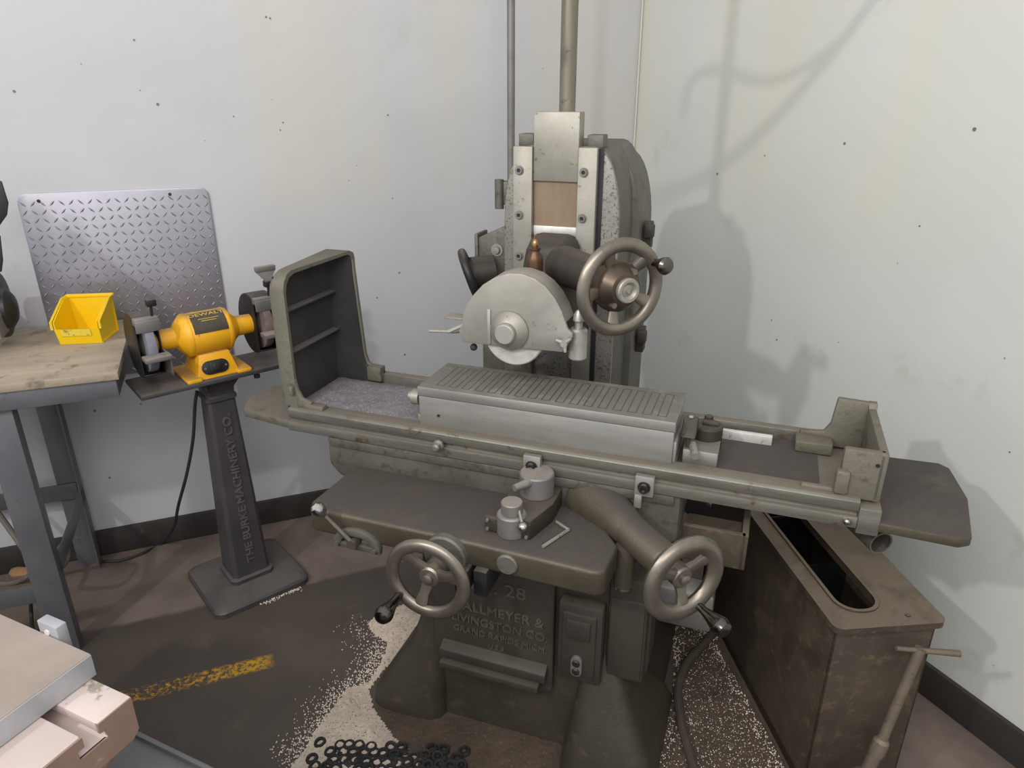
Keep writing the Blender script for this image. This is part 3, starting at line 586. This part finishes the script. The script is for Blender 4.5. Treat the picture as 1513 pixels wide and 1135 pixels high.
def bench_grinder(fr, cx, cy, z0, body, label, L=.15, motor_r=.066, plate=True, only_right=False):
    th = thing('bench_grinder', label, 'grinder')
    za = z0 + .128
    b = B(); b.lathe([(.03, -L + .0), (.032, -L * .62), (.046, -L * .56), (motor_r - .003, -L * .44), (motor_r, -L * .40), (motor_r, L * .40), (motor_r - .003, L * .44), (.046, L * .52), (.032, L * .62), (.03, L)], (cx, cy, za), (1, 0, 0), 36)
    mh = obj('motor_housing', b, body, th)
    for e in (-1, 1):
        b = B(); b.lathe([(motor_r + .001, e * L * .36), (motor_r + .0015, e * L * .40), (motor_r - .002, e * L * .44)], (cx, cy, za), (1, 0, 0), 36); obj('end_band', b, body, mh)
    b = B(); b.hull([(cx - .065, cy - .07, z0), (cx + .065, cy - .07, z0), (cx + .065, cy + .07, z0), (cx - .065, cy + .07, z0)], [(cx - .045, cy - .052, z0 + .075), (cx + .045, cy - .052, z0 + .075), (cx + .045, cy + .05, z0 + .075), (cx - .045, cy + .05, z0 + .075)], .004)
    for i in (-1, 1): b.box(cx + i * .075 - .022, cx + i * .075 + .022, cy - .082, cy + .08, z0, z0 + .013, .004)
    bs_ = obj('foot', b, body, th)
    if plate:
        sl_ = math.atan2(.018, .075); nrm = V(0, -math.cos(sl_), math.sin(sl_)); up = V(0, math.sin(sl_), math.cos(sl_)); o = V(cx - .006, cy - .0625, z0 + .033)
        def onp(pts, d0, d1): return [o + V(1, 0, 0) * x + up * y + nrm * d0 for x, y in pts], [o + V(1, 0, 0) * x + up * y + nrm * d1 for x, y in pts]
        b = B(); b.hull(*onp(rrect(-.04, .04, -.021, .021, .0205, 6), -.002, .004), .001); sp_ = obj('switch_plate', b, 'black_plastic', th)
        b = B(); b.hull(*onp(rrect(-.018, .018, -.014, .014, .003, 3), .003, .009), .001); b.hull(*onp(rrect(-.011, .011, -.009, .009, .002, 3), .006, .014), .001); obj('rocker_switch', b, 'black_plastic', sp_)
        for xx in (-.031, .031): b = B(); p_ = o + V(xx, 0, 0) + nrm * .004; b.cyl(p_, p_ + nrm * .002, .0035, n=10); obj('screw', b, 'grey_iron', sp_)
        # name plate wrapped on the drum
        b = B(); a0, a1 = R(14), R(80); n = 10; vs = []
        for k in range(n + 1):
            a = a0 + (a1 - a0) * k / n
            for x in (-.048, .052):
                for r in (motor_r + .0015, motor_r - .002): vs.append((cx + x, cy - r * math.cos(a), za + r * math.sin(a)))
        fs = []
        for k in range(n): q = k * 4; fs += [(q, q + 2, q + 6, q + 4), (q + 1, q + 5, q + 7, q + 3), (q, q + 4, q + 5, q + 1), (q + 2, q + 3, q + 7, q + 6)]
        fs += [(0, 1, 3, 2), (4 * n, 4 * n + 2, 4 * n + 3, 4 * n + 1)]; b.add(vs, fs); npl = obj('name_plate', b, 'label_dark', th)
        def ontop(a): return V(cx + .002, cy - (motor_r + .002) * math.cos(a), za + (motor_r + .002) * math.sin(a)), V(0, math.sin(a), math.cos(a))
        p_, d_ = ontop(R(68)); text('DEWALT', .020, basis(p_, (1, 0, 0), d_), 'label_yellow', npl, .0003, sx=1.3)
        for a_, l_ in ((52, .030), (46, .022)): p_, d_ = ontop(R(a_)); bb = B(); n_ = d_.cross(V(1, 0, 0)); e_ = [p_ + V(x, 0, 0) + d_ * y - V(0, 0, 0) for x, y in ((-l_, -.0011), (l_, -.0011), (l_, .0011), (-l_, .0011))]; bb.hull(e_, [q + V(0, -math.cos(R(a_)), math.sin(R(a_))) * .0004 for q in e_]); obj('print_line', bb, 'label_yellow', npl)
    for e in ((1,) if only_right else (-1, 1)):
        xw = cx + e * (L + .022)
        # guard: open-fronted drum with a side cover
        b = B(); rg = .097; arc = [(rg * math.cos(R(a)), rg * math.sin(R(a))) for a in range(62, 301, 14)]; arc_i = [((rg - .003) * math.cos(R(a)), (rg - .003) * math.sin(R(a))) for a in range(62, 301, 14)]
        fl_ = lambda P: [(cy - p[0], za + p[1]) for p in P]
        b.prism(fl_(arc) + fl_(arc_i)[::-1], 'x', xw - .03, xw + .03, .0008)
        b.prism(fl_(arc), 'x', xw + e * .028, xw + e * .032, .0008); b.prism(fl_(arc), 'x', xw - e * .032, xw - e * .028, .0008)
        gd = obj('wheel_guard', b, 'black_iron', th)
        b = B(); b.lathe([(.02, -.012), (.084, -.012), (.085, -.010), (.085, .010), (.084, .012), (.02, .012)], (xw, cy, za), (1, 0, 0), 44); obj('grinding_wheel', b, 'wheel_grey' if e < 0 else 'wheel_brown', th)
        for k in (-1, 1): b = B(); b.lathe([(.034, 0), (.036, .003), (.02, .008), (.012, .014)], (xw + k * .012, cy, za), (k, 0, 0), 24); obj('flange', b, 'grey_iron', th)
        b = B(); b.hull([(xw - .036, cy - .130, za - .022), (xw + .036, cy - .130, za - .022), (xw + .036, cy - .087, za - .022), (xw - .036, cy - .087, za - .022)], [(xw - .036, cy - .130, za - .009), (xw + .036, cy - .130, za - .009), (xw + .036, cy - .087, za - .009), (xw - .036, cy - .087, za - .009)], .002)
        b.box(xw + .031, xw + .036, cy - .115, cy - .02, za - .075, za - .012, .002); obj('tool_rest', b, 'grey_iron', gd)
        b = B(); ca, sa = math.cos(R(62)), math.sin(R(62)); p_ = V(xw, cy - rg * ca, za + rg * sa)
        b.box(xw - .033, xw + .033, p_.y - .022, p_.y + .004, p_.z - .014, p_.z + .006, .003); b.box(xw - .033, xw + .033, p_.y - .026, p_.y - .021, p_.z - .034, p_.z, .002); obj('spark_arrester', b, 'grey_iron', gd)
        b = B(); b.cyl((xw + .02, p_.y - .005, p_.z), (xw + .022, p_.y - .008, p_.z + .045), .004, n=8); b.box(xw + .01, xw + .036, p_.y - .018, p_.y + .006, p_.z + .035, p_.z + .055, .003); shb = obj('shield_bracket', b, 'black_iron', gd)
        if e > 0:
            b = B(); b.hull([(xw + .018, p_.y - .01, p_.z + .05), (xw + .03, p_.y - .01, p_.z + .05), (xw + .03, p_.y - .006, p_.z + .05), (xw + .018, p_.y - .006, p_.z + .05)], [(xw - .01, p_.y + .0, p_.z + .085), (xw + .055, p_.y + .0, p_.z + .085), (xw + .055, p_.y + .004, p_.z + .085), (xw - .01, p_.y + .004, p_.z + .085)]); b.box(xw - .01, xw + .055, p_.y - .004, p_.y + .01, p_.z + .083, p_.z + .10, .003); obj('eye_shield_frame', b, 'grey_iron', gd)
    return th
bench_grinder(PD, ox - .005, oy - .005, .80, 'yellow_paint', 'yellow bench grinder with two wheels bolted on the cast iron pedestal')
# its power cord
CFr = use(Fr(0, (-1.02, 2.0, 0)))
def onz(px, py, z): return FL.pz(px, py, z)
def onplane(px, py, d): return FL.py(px, py, d)
b = B(); b.tube([onplane(291, 578, 2.04), onplane(288, 600, 2.04), onplane(285, 650, 2.06), onplane(276, 700, 2.08), onplane(264, 745, 2.12), onplane(256, 780, 2.16), onz(238, 803, .008), onz(212, 817, .006), onz(180, 828, .006), onz(152, 830, .006)], .0055, 8)
tag(obj('power_cord', b, 'cord_rubber'), 'black power cord hanging from the yellow bench grinder to the floor', 'cord')

# ------------------------------------------------------------------ workbench, bin, tread plate, second grinder
W_ = use(Fr(-21.15, (-.8, 2.38)))
th = thing('workbench', 'steel legged workbench with a worn wooden top along the wall', 'workbench')
b = B(); b.prism([(-1.9, 2.105), (-.352, 2.085), (-.368, 2.64), (-1.9, 2.64)], 'z', .878, .90, .003); obj('wood_top', b, 'bench_wood', th)
b = B(); b.box(-1.9, -.362, 2.095, 2.14, .825, .877, .002); b.box(-.41, -.364, 2.10, 2.635, .825, .877, .002); b.box(-1.9, -.37, 2.59, 2.635, .825, .877, .002); obj('top_frame', b, 'bench_steel', th)
for y, d in ((2.115, 1), (2.60, -1)):
    for x in (-.70, -1.80): b = B(); b.box(x, x + .075, y - .003, y + .003, 0, .826, .001); b.box(x + .069, x + .075, min(y, y + d * .045), max(y, y + d * .045), 0, .826, .001); obj('leg', b, 'bench_steel', th)
b = B(); b.box(-1.8, -.64, 2.585, 2.592, .285, .345, .001); obj('rear_rail', b, 'bench_steel', th)
b = B(); b.box(-1.8, -.64, 2.118, 2.125, .20, .26, .001); obj('front_rail', b, 'bench_steel', th)
b = B(); b.box(-.632, -.625, 2.12, 2.60, .27, .325, .001); obj('side_rail', b, 'bench_steel', th)
# grey hose looped around the bench leg
use(Fr(0, (-1.45, 1.95, 0)))
b = B(); b.tube([FL.py(-20, 735, 2.0), FL.py(20, 790, 1.97), FL.py(48, 832, 1.93), onz(55, 852, .16), FL.py(85, 842, 1.86), FL.py(99, 825, 1.9), FL.py(95, 805, 1.93), FL.py(80, 818, 2.0), onz(30, 858, .02), onz(-20, 862, .01)], .009, 8)
tag(obj('grey_hose', b, 'cord_grey'), 'grey hose hanging in a loop around the front leg of the workbench', 'hose')
b = B(); b.tube([FL.py(45, 880, 1.85), FL.py(46, 905, 1.86), onz(50, 935, .01), onz(66, 925, .006)], .006, 8); tag(obj('short_cable', b, 'cord_rubber'), 'short black cable end hanging below the front rail of the workbench', 'cable')
q = onz(33, 850, 0); use(Fr(0, (q.x, q.y, 0))); b = B(); b.loft([[(q.x + .045 * k * math.cos(R(a)), q.y + .022 * k * math.sin(R(a)) * (1 + .2 * math.sin(a)), z) for a in range(0, 360, 40)] for k, z in ((.8, 0), (1, .012), (.8, .026), (.3, .032))]); tag(obj('stone_chunk', b, 'stone'), 'small tan stone chunk on the floor under the workbench', 'stone')
# yellow bin
q = W_.pz(121, 508, .90); YB = use(Fr(-21.15 + 13, (0, 0, .9))); p = W_.w(q); q = YB.loc(p); YB.off = V(q.x, q.y, .9)
th = thing('parts_bin', 'yellow plastic open-fronted parts bin on the workbench', 'bin')
x0, x1, y0, y1, z0 = q.x - .068, q.x + .068, q.y, q.y + .12, .9005
b = B(); b.box(x0 + .006, x1 - .006, y0, y1, z0, z0 + .004)
for x, e in ((x0, 1), (x1, -1)):
    prof = [(y0, z0), (y1, z0), (y1 + .008, z0 + .118), (y1 - .03, z0 + .118), (y0 - .012, z0 + .072), (y0 - .012, z0 + .05)]
    bot = [(x + e * .008, a, z) for a, z in prof]; b.hull([(x + e * (.010 - .06 * (z - z0)), a, z) for a, z in prof], [(x + e * (.013 - .06 * (z - z0)), a, z) for a, z in prof])
b.box(x0 + .003, x1 - .003, y1 + .001, y1 + .006, z0, z0 + .118); b.hull([(x0 + .008, y0 - .001, z0), (x1 - .008, y0 - .001, z0), (x1 - .008, y0 + .003, z0), (x0 + .008, y0 + .003, z0)], [(x0 + .005, y0 - .012, z0 + .05), (x1 - .005, y0 - .012, z0 + .05), (x1 - .005, y0 - .008, z0 + .05), (x0 + .005, y0 - .008, z0 + .05)])
b.tube([(x0, y0 - .012, z0 + .05), (x0, y0 - .012, z0 + .072), (x0 - .001, y1 - .03, z0 + .119), (x0, y1 + .006, z0 + .119)], .004, 6, 1); b.tube([(x1, y0 - .012, z0 + .05), (x1, y0 - .012, z0 + .072), (x1 + .001, y1 - .03, z0 + .119), (x1, y1 + .006, z0 + .119)], .004, 6, 1); b.box(x0 - .002, x1 + .002, y1 - .002, y1 + .012, z0 + .114, z0 + .124, .002)
obj('bin_body', b, 'yellow_bin', th)
b = B(); b.hull([(x0 + .022, y0 - .0105, z0 + .028), (x1 - .03, y0 - .0105, z0 + .028), (x1 - .03, y0 - .006, z0 + .028), (x0 + .022, y0 - .006, z0 + .028)], [(x0 + .022, y0 - .0145, z0 + .05), (x1 - .03, y0 - .0145, z0 + .05), (x1 - .03, y0 - .010, z0 + .05), (x0 + .022, y0 - .010, z0 + .05)]); obj('bin_label', b, 'label_paper', th)
# tread plate on the wall with raised lozenges
TP = use(Fr(-21.15, (-.80, 2.65)))
cs = [LW.py(*p, 2.645) for p in ((22, 288), (301, 277))]
x0, x1, zt = cs[0].x, cs[1].x + .012, 1.322; zb = .70
th = thing('tread_plate', 'bright aluminium diamond tread plate screwed to the wall above the workbench', 'metal plate')
b = B(); pts = [p for p in rrect(x0, x1, zb, zt, .03, 6)]; b.prism(pts, 'y', 2.648, 2.6545, .0005); pl = obj('plate', b, 'plate_alu', th)
lz = B(); vs = []; fs = []
pitch = .0262; ni = int((x1 - x0) / pitch) + 1; nj = int((zt - zb) / pitch) + 1
for i in range(ni):
    for j in range(nj):
        cx_, cz_ = x0 + .014 + i * pitch, zb + .014 + j * pitch
        if not (x0 + .012 < cx_ < x1 - .012 and zb + .012 < cz_ < zt - .012): continue
        if (cx_ > x1 - .03 or cx_ < x0 + .03) and cz_ > zt - .022: continue
        a = R(45 if (i + j) % 2 else -45) ; dx, dz = math.cos(a), math.sin(a); k = len(vs); L_, W2 = .0125, .0033
        vs += [(cx_ + dx * L_, 2.6482, cz_ + dz * L_), (cx_ - dz * W2, 2.6482, cz_ + dx * W2), (cx_ - dx * L_, 2.6482, cz_ - dz * L_), (cx_ + dz * W2, 2.6482, cz_ - dx * W2), (cx_ + dx * L_ * .45, 2.6458, cz_ + dz * L_ * .45), (cx_ - dx * L_ * .45, 2.6458, cz_ - dz * L_ * .45)]
        fs += [(k, k + 1, k + 4), (k + 1, k + 5, k + 4), (k + 1, k + 2, k + 5), (k + 2, k + 3, k + 5), (k + 3, k + 4, k + 5), (k + 3, k, k + 4)]
lz.add(vs, fs); o = obj('raised_lozenges', lz, 'plate_alu', th, smooth=20); o['kind'] = 'stuff'
for px, py in ((57, 297), (251, 287)): q = LW.py(px, py, 2.648); b = B(); b.cyl((q.x, 2.649, q.z), (q.x, 2.644, q.z), .005, n=12, c=.001); obj('screw', b, 'black_iron', th)
# second bench grinder at the left end of the bench
SG = use(Fr(-21.15, (0, 0, .9))); q = SG.pz(-20, 520, .90); SG.off = V(q.x, q.y, .9)
cx_, cy_ = q.x - .12, q.y + .04
th2 = bench_grinder(SG, cx_, cy_, .9005, 'black_iron', 'dark grey bench grinder with a pale blue wheel on the workbench', L=.13, plate=False, only_right=True)
b = B(); xw = cx_ + .152; b.lathe([(.06, .03), (.058, .045), (.04, .058), (0, .064)], (xw, cy_, 1.015), (1, 0, 0), 28); obj('guard_cover', b, 'black_iron', th2)
for k, pp in enumerate((((-25, 262), (2, 268), (12, 300), (10, 318), (-4, 338), (-25, 342)), ((-25, 350), (0, 348), (4, 385), (2, 402), (-25, 404)))):
    pq = [SG.py(x, y, cy_ - .02 - .03 * k) for x, y in pp]; b = B(); b.prism([(v_.x, v_.z) for v_ in pq], 'y', cy_ - .02 - .03 * k, cy_ - .012 - .03 * k, .002); obj('eye_shield', b, 'black_plastic', th2)

# ------------------------------------------------------------------ machine table in the foreground
FG = use(Fr(24.5, (0, 0, 0)))
k0 = FG.pz(134, 965.5, .85); FG.off = V(k0.x - .15, k0.y - .15, 0)
th = thing('slotted_machine_table', 'pale cast machine table with a T-slot at its end and a grey base below', 'machine table')
xe = FG.pz(204, 1020.5, .81).x; ya = k0.y - .008
ts0, ts1 = FG.pz(61, 1063, .81), FG.pz(85, 1046, .81); yc_ = (ts0.y + ts1.y) / 2 + .003; hw_ = .0115
xs = k0.x - .8
b = B(); prof = [(ya, .81), (yc_ + hw_, .81), (yc_ + hw_, .793), (yc_ + .021, .793), (yc_ + .021, .778), (yc_ - .021, .778), (yc_ - .021, .793), (yc_ - hw_, .793), (yc_ - hw_, .81), (ya - .55, .81), (ya - .55, .74), (ya - .012, .74), (ya, .752)]
b.prism(prof, 'x', xs, xe, .002); obj('table_top', b, 'table_cast', th)
b = B(); b.prism([(ya - .001, .8095), (yc_ + hw_, .8095)] + prof[2:9] + [(ya - .54, .8095), (ya - .54, .741), (ya - .012, .741), (ya - .001, .752)], 'x', xe - .004, xe + .0015); obj('table_end', b, 'table_side', th)
b = B(); b.hull([(xs, ya - .5, .60), (xe - .09, ya - .5, .60), (xe - .09, ya - .05, .60), (xs, ya - .05, .60)], [(xs, ya - .5, .745), (xe - .01, ya - .5, .745), (xe - .01, ya - .015, .745), (xs, ya - .015, .745)]); obj('table_web', b, 'table_side', th)
e0, e1 = FG.pz(195, 1080, .56), FG.pz(320, 1135, .56)
b = B(); b.box(xs, xe + .40, ya - .6, e0.y, .53, .56, .003); b.box(xs, xe + .40, e0.y - .008, e0.y, .55, .568, .001); obj('lower_tray', b, 'dull_grey', th)
b = B(); b.box(xs + .1, xe - .12, ya - .45, ya - .08, 0, .62, .02); obj('stand', b, 'dull_grey', th)
FG2 = Fr(24.5, (k0.x - .15, k0.y - .15, .81)); use(FG2)
b = B(); b.box(k0.x - .70, k0.x, k0.y - .60, k0.y, .8105, .8495, .002); o = tag(obj('ground_plate', b, 'slab'), 'thick flat steel plate with a dusty top lying on the pale machine table', 'plate')
b = B(); b.box(k0.x - .001, k0.x + .0015, k0.y - .599, k0.y - .001, .812, .848); obj('plate_edge', b, 'slab_edge', o)
q = FG.pz(75, 935, .85); use(Fr(24.5, (q.x, k0.y + .012, .81))); b = B()
b.prism([(q.x - .022, .80), (q.x + .022, .80), (q.x + .022, .868), (q.x - .022, .868)], 'y', k0.y + .001, k0.y + .018, .002); lg = tag(obj('stop_lug', b, 'slab_edge'), 'small drilled steel stop block fixed at the far edge of the dusty plate', 'stop block')
b = B(); b.cyl((q.x - .002, k0.y + .0015, .852), (q.x - .002, k0.y - .0005, .852), .0055, n=16); obj('hole', b, 'white_metal', lg)

# ------------------------------------------------------------------ conduit, hanging cable, hose
use(Fr(19.7, (-.834, 2.32, 0))); b = B(); b.cyl((-.834, 2.32, 0), (-.834, 2.32, 3.1), .0125, n=16)
tag(obj('conduit', b, 'grey_iron'), 'thin grey vertical conduit pipe behind the grinder column', 'pipe')
LP = Vector((-2.0, -.55, 2.85))
def hang(px, py, f): q = RW.w(RW.py(px, py, 1.7527)); return q.lerp(LP, f)
use(Fr(0, (.6, 1.9, 2.2)))
b = B(); b.tube([hang(1400, -150, .10), hang(1345, -70, .13), hang(1290, 0, .16), hang(1225, 85, .20), hang(1130, 190, .28), hang(1040, 262, .35), hang(960, 293, .42), hang(900, 290, .46)], .0135, 8)
b.tube([hang(1250, 55, .185), hang(1180, 105, .22), hang(1120, 120, .25), hang(1060, 103, .27), hang(1020, 122, .28), hang(1010, 170, .30)], .0115, 8)
tag(obj('hanging_cable', b, 'cord_rubber'), 'black cable drooping from overhead above the right-hand wall', 'cable')
use(Fr(0, (.47, 1.55, 0))); b = B(); b.tube([onz(1075, 900, .03), onz(1050, 940, .03), onz(1015, 980, .02), onz(1002, 1020, .015), onz(1005, 1060, .013), onz(1015, 1100, .013), onz(1030, 1150, .013)], .0125, 10)
tag(obj('floor_hose', b, 'hose_brown'), 'dark rubber hose curving over the gritty floor beside the coolant tank', 'hose')

# ------------------------------------------------------------------ grit on the floor
def heap(name, poly, m, label, h, cat, n=46, jit=.004):
    P = [onz(x, y, 0) for x, y in poly]; xs_ = [p.x for p in P]; ys = [p.y for p in P]
    use(Fr(0, (sum(xs_) / len(P), sum(ys) / len(P), 0)))
    def inside(x, y):
        c = False
        for i in range(len(P)):
            a, d = P[i], P[i - 1]
            if (a.y > y) != (d.y > y) and x < (d.x - a.x) * (y - a.y) / (d.y - a.y) + a.x: c = not c
        return c
    def edge(x, y):
        m_ = 9
        for i in range(len(P)):
            a, d = P[i], P[i - 1]; e = d - a; t_ = max(0, min(1, ((x - a.x) * e.x + (y - a.y) * e.y) / max(e.length_squared, 1e-9))); m_ = min(m_, math.hypot(x - a.x - e.x * t_, y - a.y - e.y * t_))
        return m_
    st = .006; vs = {}; fs = []; V_ = []
    nx, ny = int((max(xs_) - min(xs_)) / st) + 2, int((max(ys) - min(ys)) / st) + 2
    def vid(i, j):
        if (i, j) not in vs:
            x, y = min(xs_) + i * st, min(ys) + j * st; e = edge(x, y) if inside(x, y) else 0
            vs[(i, j)] = len(V_); V_.append((x + random.uniform(-.002, .002), y + random.uniform(-.002, .002), .0006 + h * min(1, e / .05) + random.random() * jit * min(1, e / .01)))
        return vs[(i, j)]
    for i in range(nx):
        for j in range(ny):
            if inside(min(xs_) + (i + .5) * st, min(ys) + (j + .5) * st): fs.append((vid(i, j), vid(i + 1, j), vid(i + 1, j + 1), vid(i, j + 1)))
    b = B(); b.add(V_, fs); return tag(obj(name, b, m, smooth=180), label, cat, kind='stuff')
heap('absorbent_pile', [(626, 898), (600, 893), (560, 905), (543, 922), (552, 938), (574, 950), (560, 985), (545, 1008), (512, 1018), (490, 1050), (462, 1085), (450, 1110), (425, 1140), (450, 1160), (600, 1160), (625, 1125), (590, 1098), (566, 1068), (552, 1046), (545, 1020), (560, 1000), (590, 965), (625, 920)], 'grit_pale', 'pale granular absorbent heaped beside the left foot of the grinder', .008, 'granules')
heap('brown_sawdust', [(552, 1045), (566, 1066), (590, 1096), (640, 1110), (690, 1130), (720, 1165), (850, 1165), (838, 1120), (832, 1092), (690, 1062), (640, 1060), (600, 1055)], 'grit_brown', 'brown oily dust covering the floor in front of the grinder base', .004, 'dust')
heap('right_grit', [(1000, 930), (1040, 925), (1072, 960), (1110, 1040), (1160, 1128), (1170, 1160), (950, 1160), (965, 1120), (992, 1030), (996, 960)], 'grit_brown', 'brown gritty dust on the floor between grinder base and coolant tank', .002, 'dust', jit=.002)
def grains(name, fn, n, label):
    vs = []; fs = []
    for _ in range(n):
        px, py = fn(); p = onz(px, py, .003); r = random.uniform(.0012, .003); k = len(vs); a = random.random() * 6.28
        ring = [(p.x + r * math.cos(a + t_) * random.uniform(.7, 1.2), p.y + r * math.sin(a + t_) * random.uniform(.7, 1.2), .0012 + r * .3) for t_ in (0, 1.57, 3.14, 4.71)]
        vs += ring + [(p.x, p.y, .003 + r), (p.x, p.y, .0)]; fs += [(k + i, k + (i + 1) % 4, k + 4) for i in range(4)] + [(k + (i + 1) % 4, k + i, k + 5) for i in range(4)]
    b = B(); b.add(vs, fs); return tag(obj(name, b, 'grain'), label, 'granules', kind='stuff')
use(Fr(0, (.35, 1.4, 0)))
def fr():
    while 1:
        y = random.uniform(925, 1150); t_ = (y - 940) / 190; lo = 995 - max(0, (y - 1020)) * .36; hi = 1052 + max(0, y - 940) * .56
        if y < 945: lo, hi = 985, 1062
        x = lo + (hi - lo) * random.random()
        if random.random() < .35 + .65 * abs((x - lo) / (hi - lo) - .35) + .3 * (y > 1060): return x, y
grains('scattered_granules', fr, 2600, 'pale granules scattered on the floor between grinder base and coolant tank')
use(Fr(0, (-.45, 1.4, 0)))
edge_pts = [(545, 922), (570, 955), (555, 990), (540, 1010), (512, 1030), (490, 1055), (465, 1090), (440, 1125)]
def fl2():
    a = random.randrange(len(edge_pts) - 1); t_ = random.random(); x = edge_pts[a][0] * (1 - t_) + edge_pts[a + 1][0] * t_; y = edge_pts[a][1] * (1 - t_) + edge_pts[a + 1][1] * t_
    return x - abs(random.gauss(0, 22)) + 4, y + random.gauss(0, 8)
grains('stray_granules', fl2, 1300, 'pale granules strewn on the dark floor at the edge of the absorbent pile')
use(Fr(0, (-.8, 1.95, 0)))
grains('base_granules', lambda: (lambda t_: (385 + 60 * t_ + random.gauss(0, 2), 892 - 24 * t_ + random.gauss(0, 1.5)))(random.random()), 160, 'thin line of pale granules along the front edge of the pedestal foot')
# perforated rubber mat scrap
o_ = onz(580, 1120, 0); use(Fr(0, (o_.x, o_.y, 0))); b = B(); ax_, bx_ = onz(470, 1108, 0), onz(705, 1120, 0)
d = (bx_ - ax_).normalized(); n_ = V(d.y, -d.x, 0)
for i in range(15):
    for j in range(7):
        p = ax_ + d * (i * .0275 + (j % 2) * .0137) + n_ * (j * .024 - .012)
        if random.random() < (.45 if j < 1 else .18): continue
        b.lathe([(.0165, 0), (.0168, .006), (.0145, .011), (.0095, .010), (.0085, .004), (.0088, 0)], (p.x + random.uniform(-.003, .003), p.y + random.uniform(-.003, .003), .002 + random.uniform(0, .006)), (random.uniform(-.15, .15), random.uniform(-.15, .15), 1), 12, True)
for k in range(90):
    p = ax_ + d * random.uniform(.02, .40) + n_ * random.uniform(0, .14); rr_ = random.uniform(.005, .012)
    b.lathe([(rr_ * .7, 0), (rr_, rr_ * .5), (rr_ * .7, rr_ * .9), (0, rr_ * 1.1)], (p.x, p.y, .004), (random.uniform(-.3, .3), random.uniform(-.3, .3), 1), 7)
tag(obj('rubber_mat', b, 'rubber'), 'torn black perforated rubber mat lying in the pale granules', 'mat')
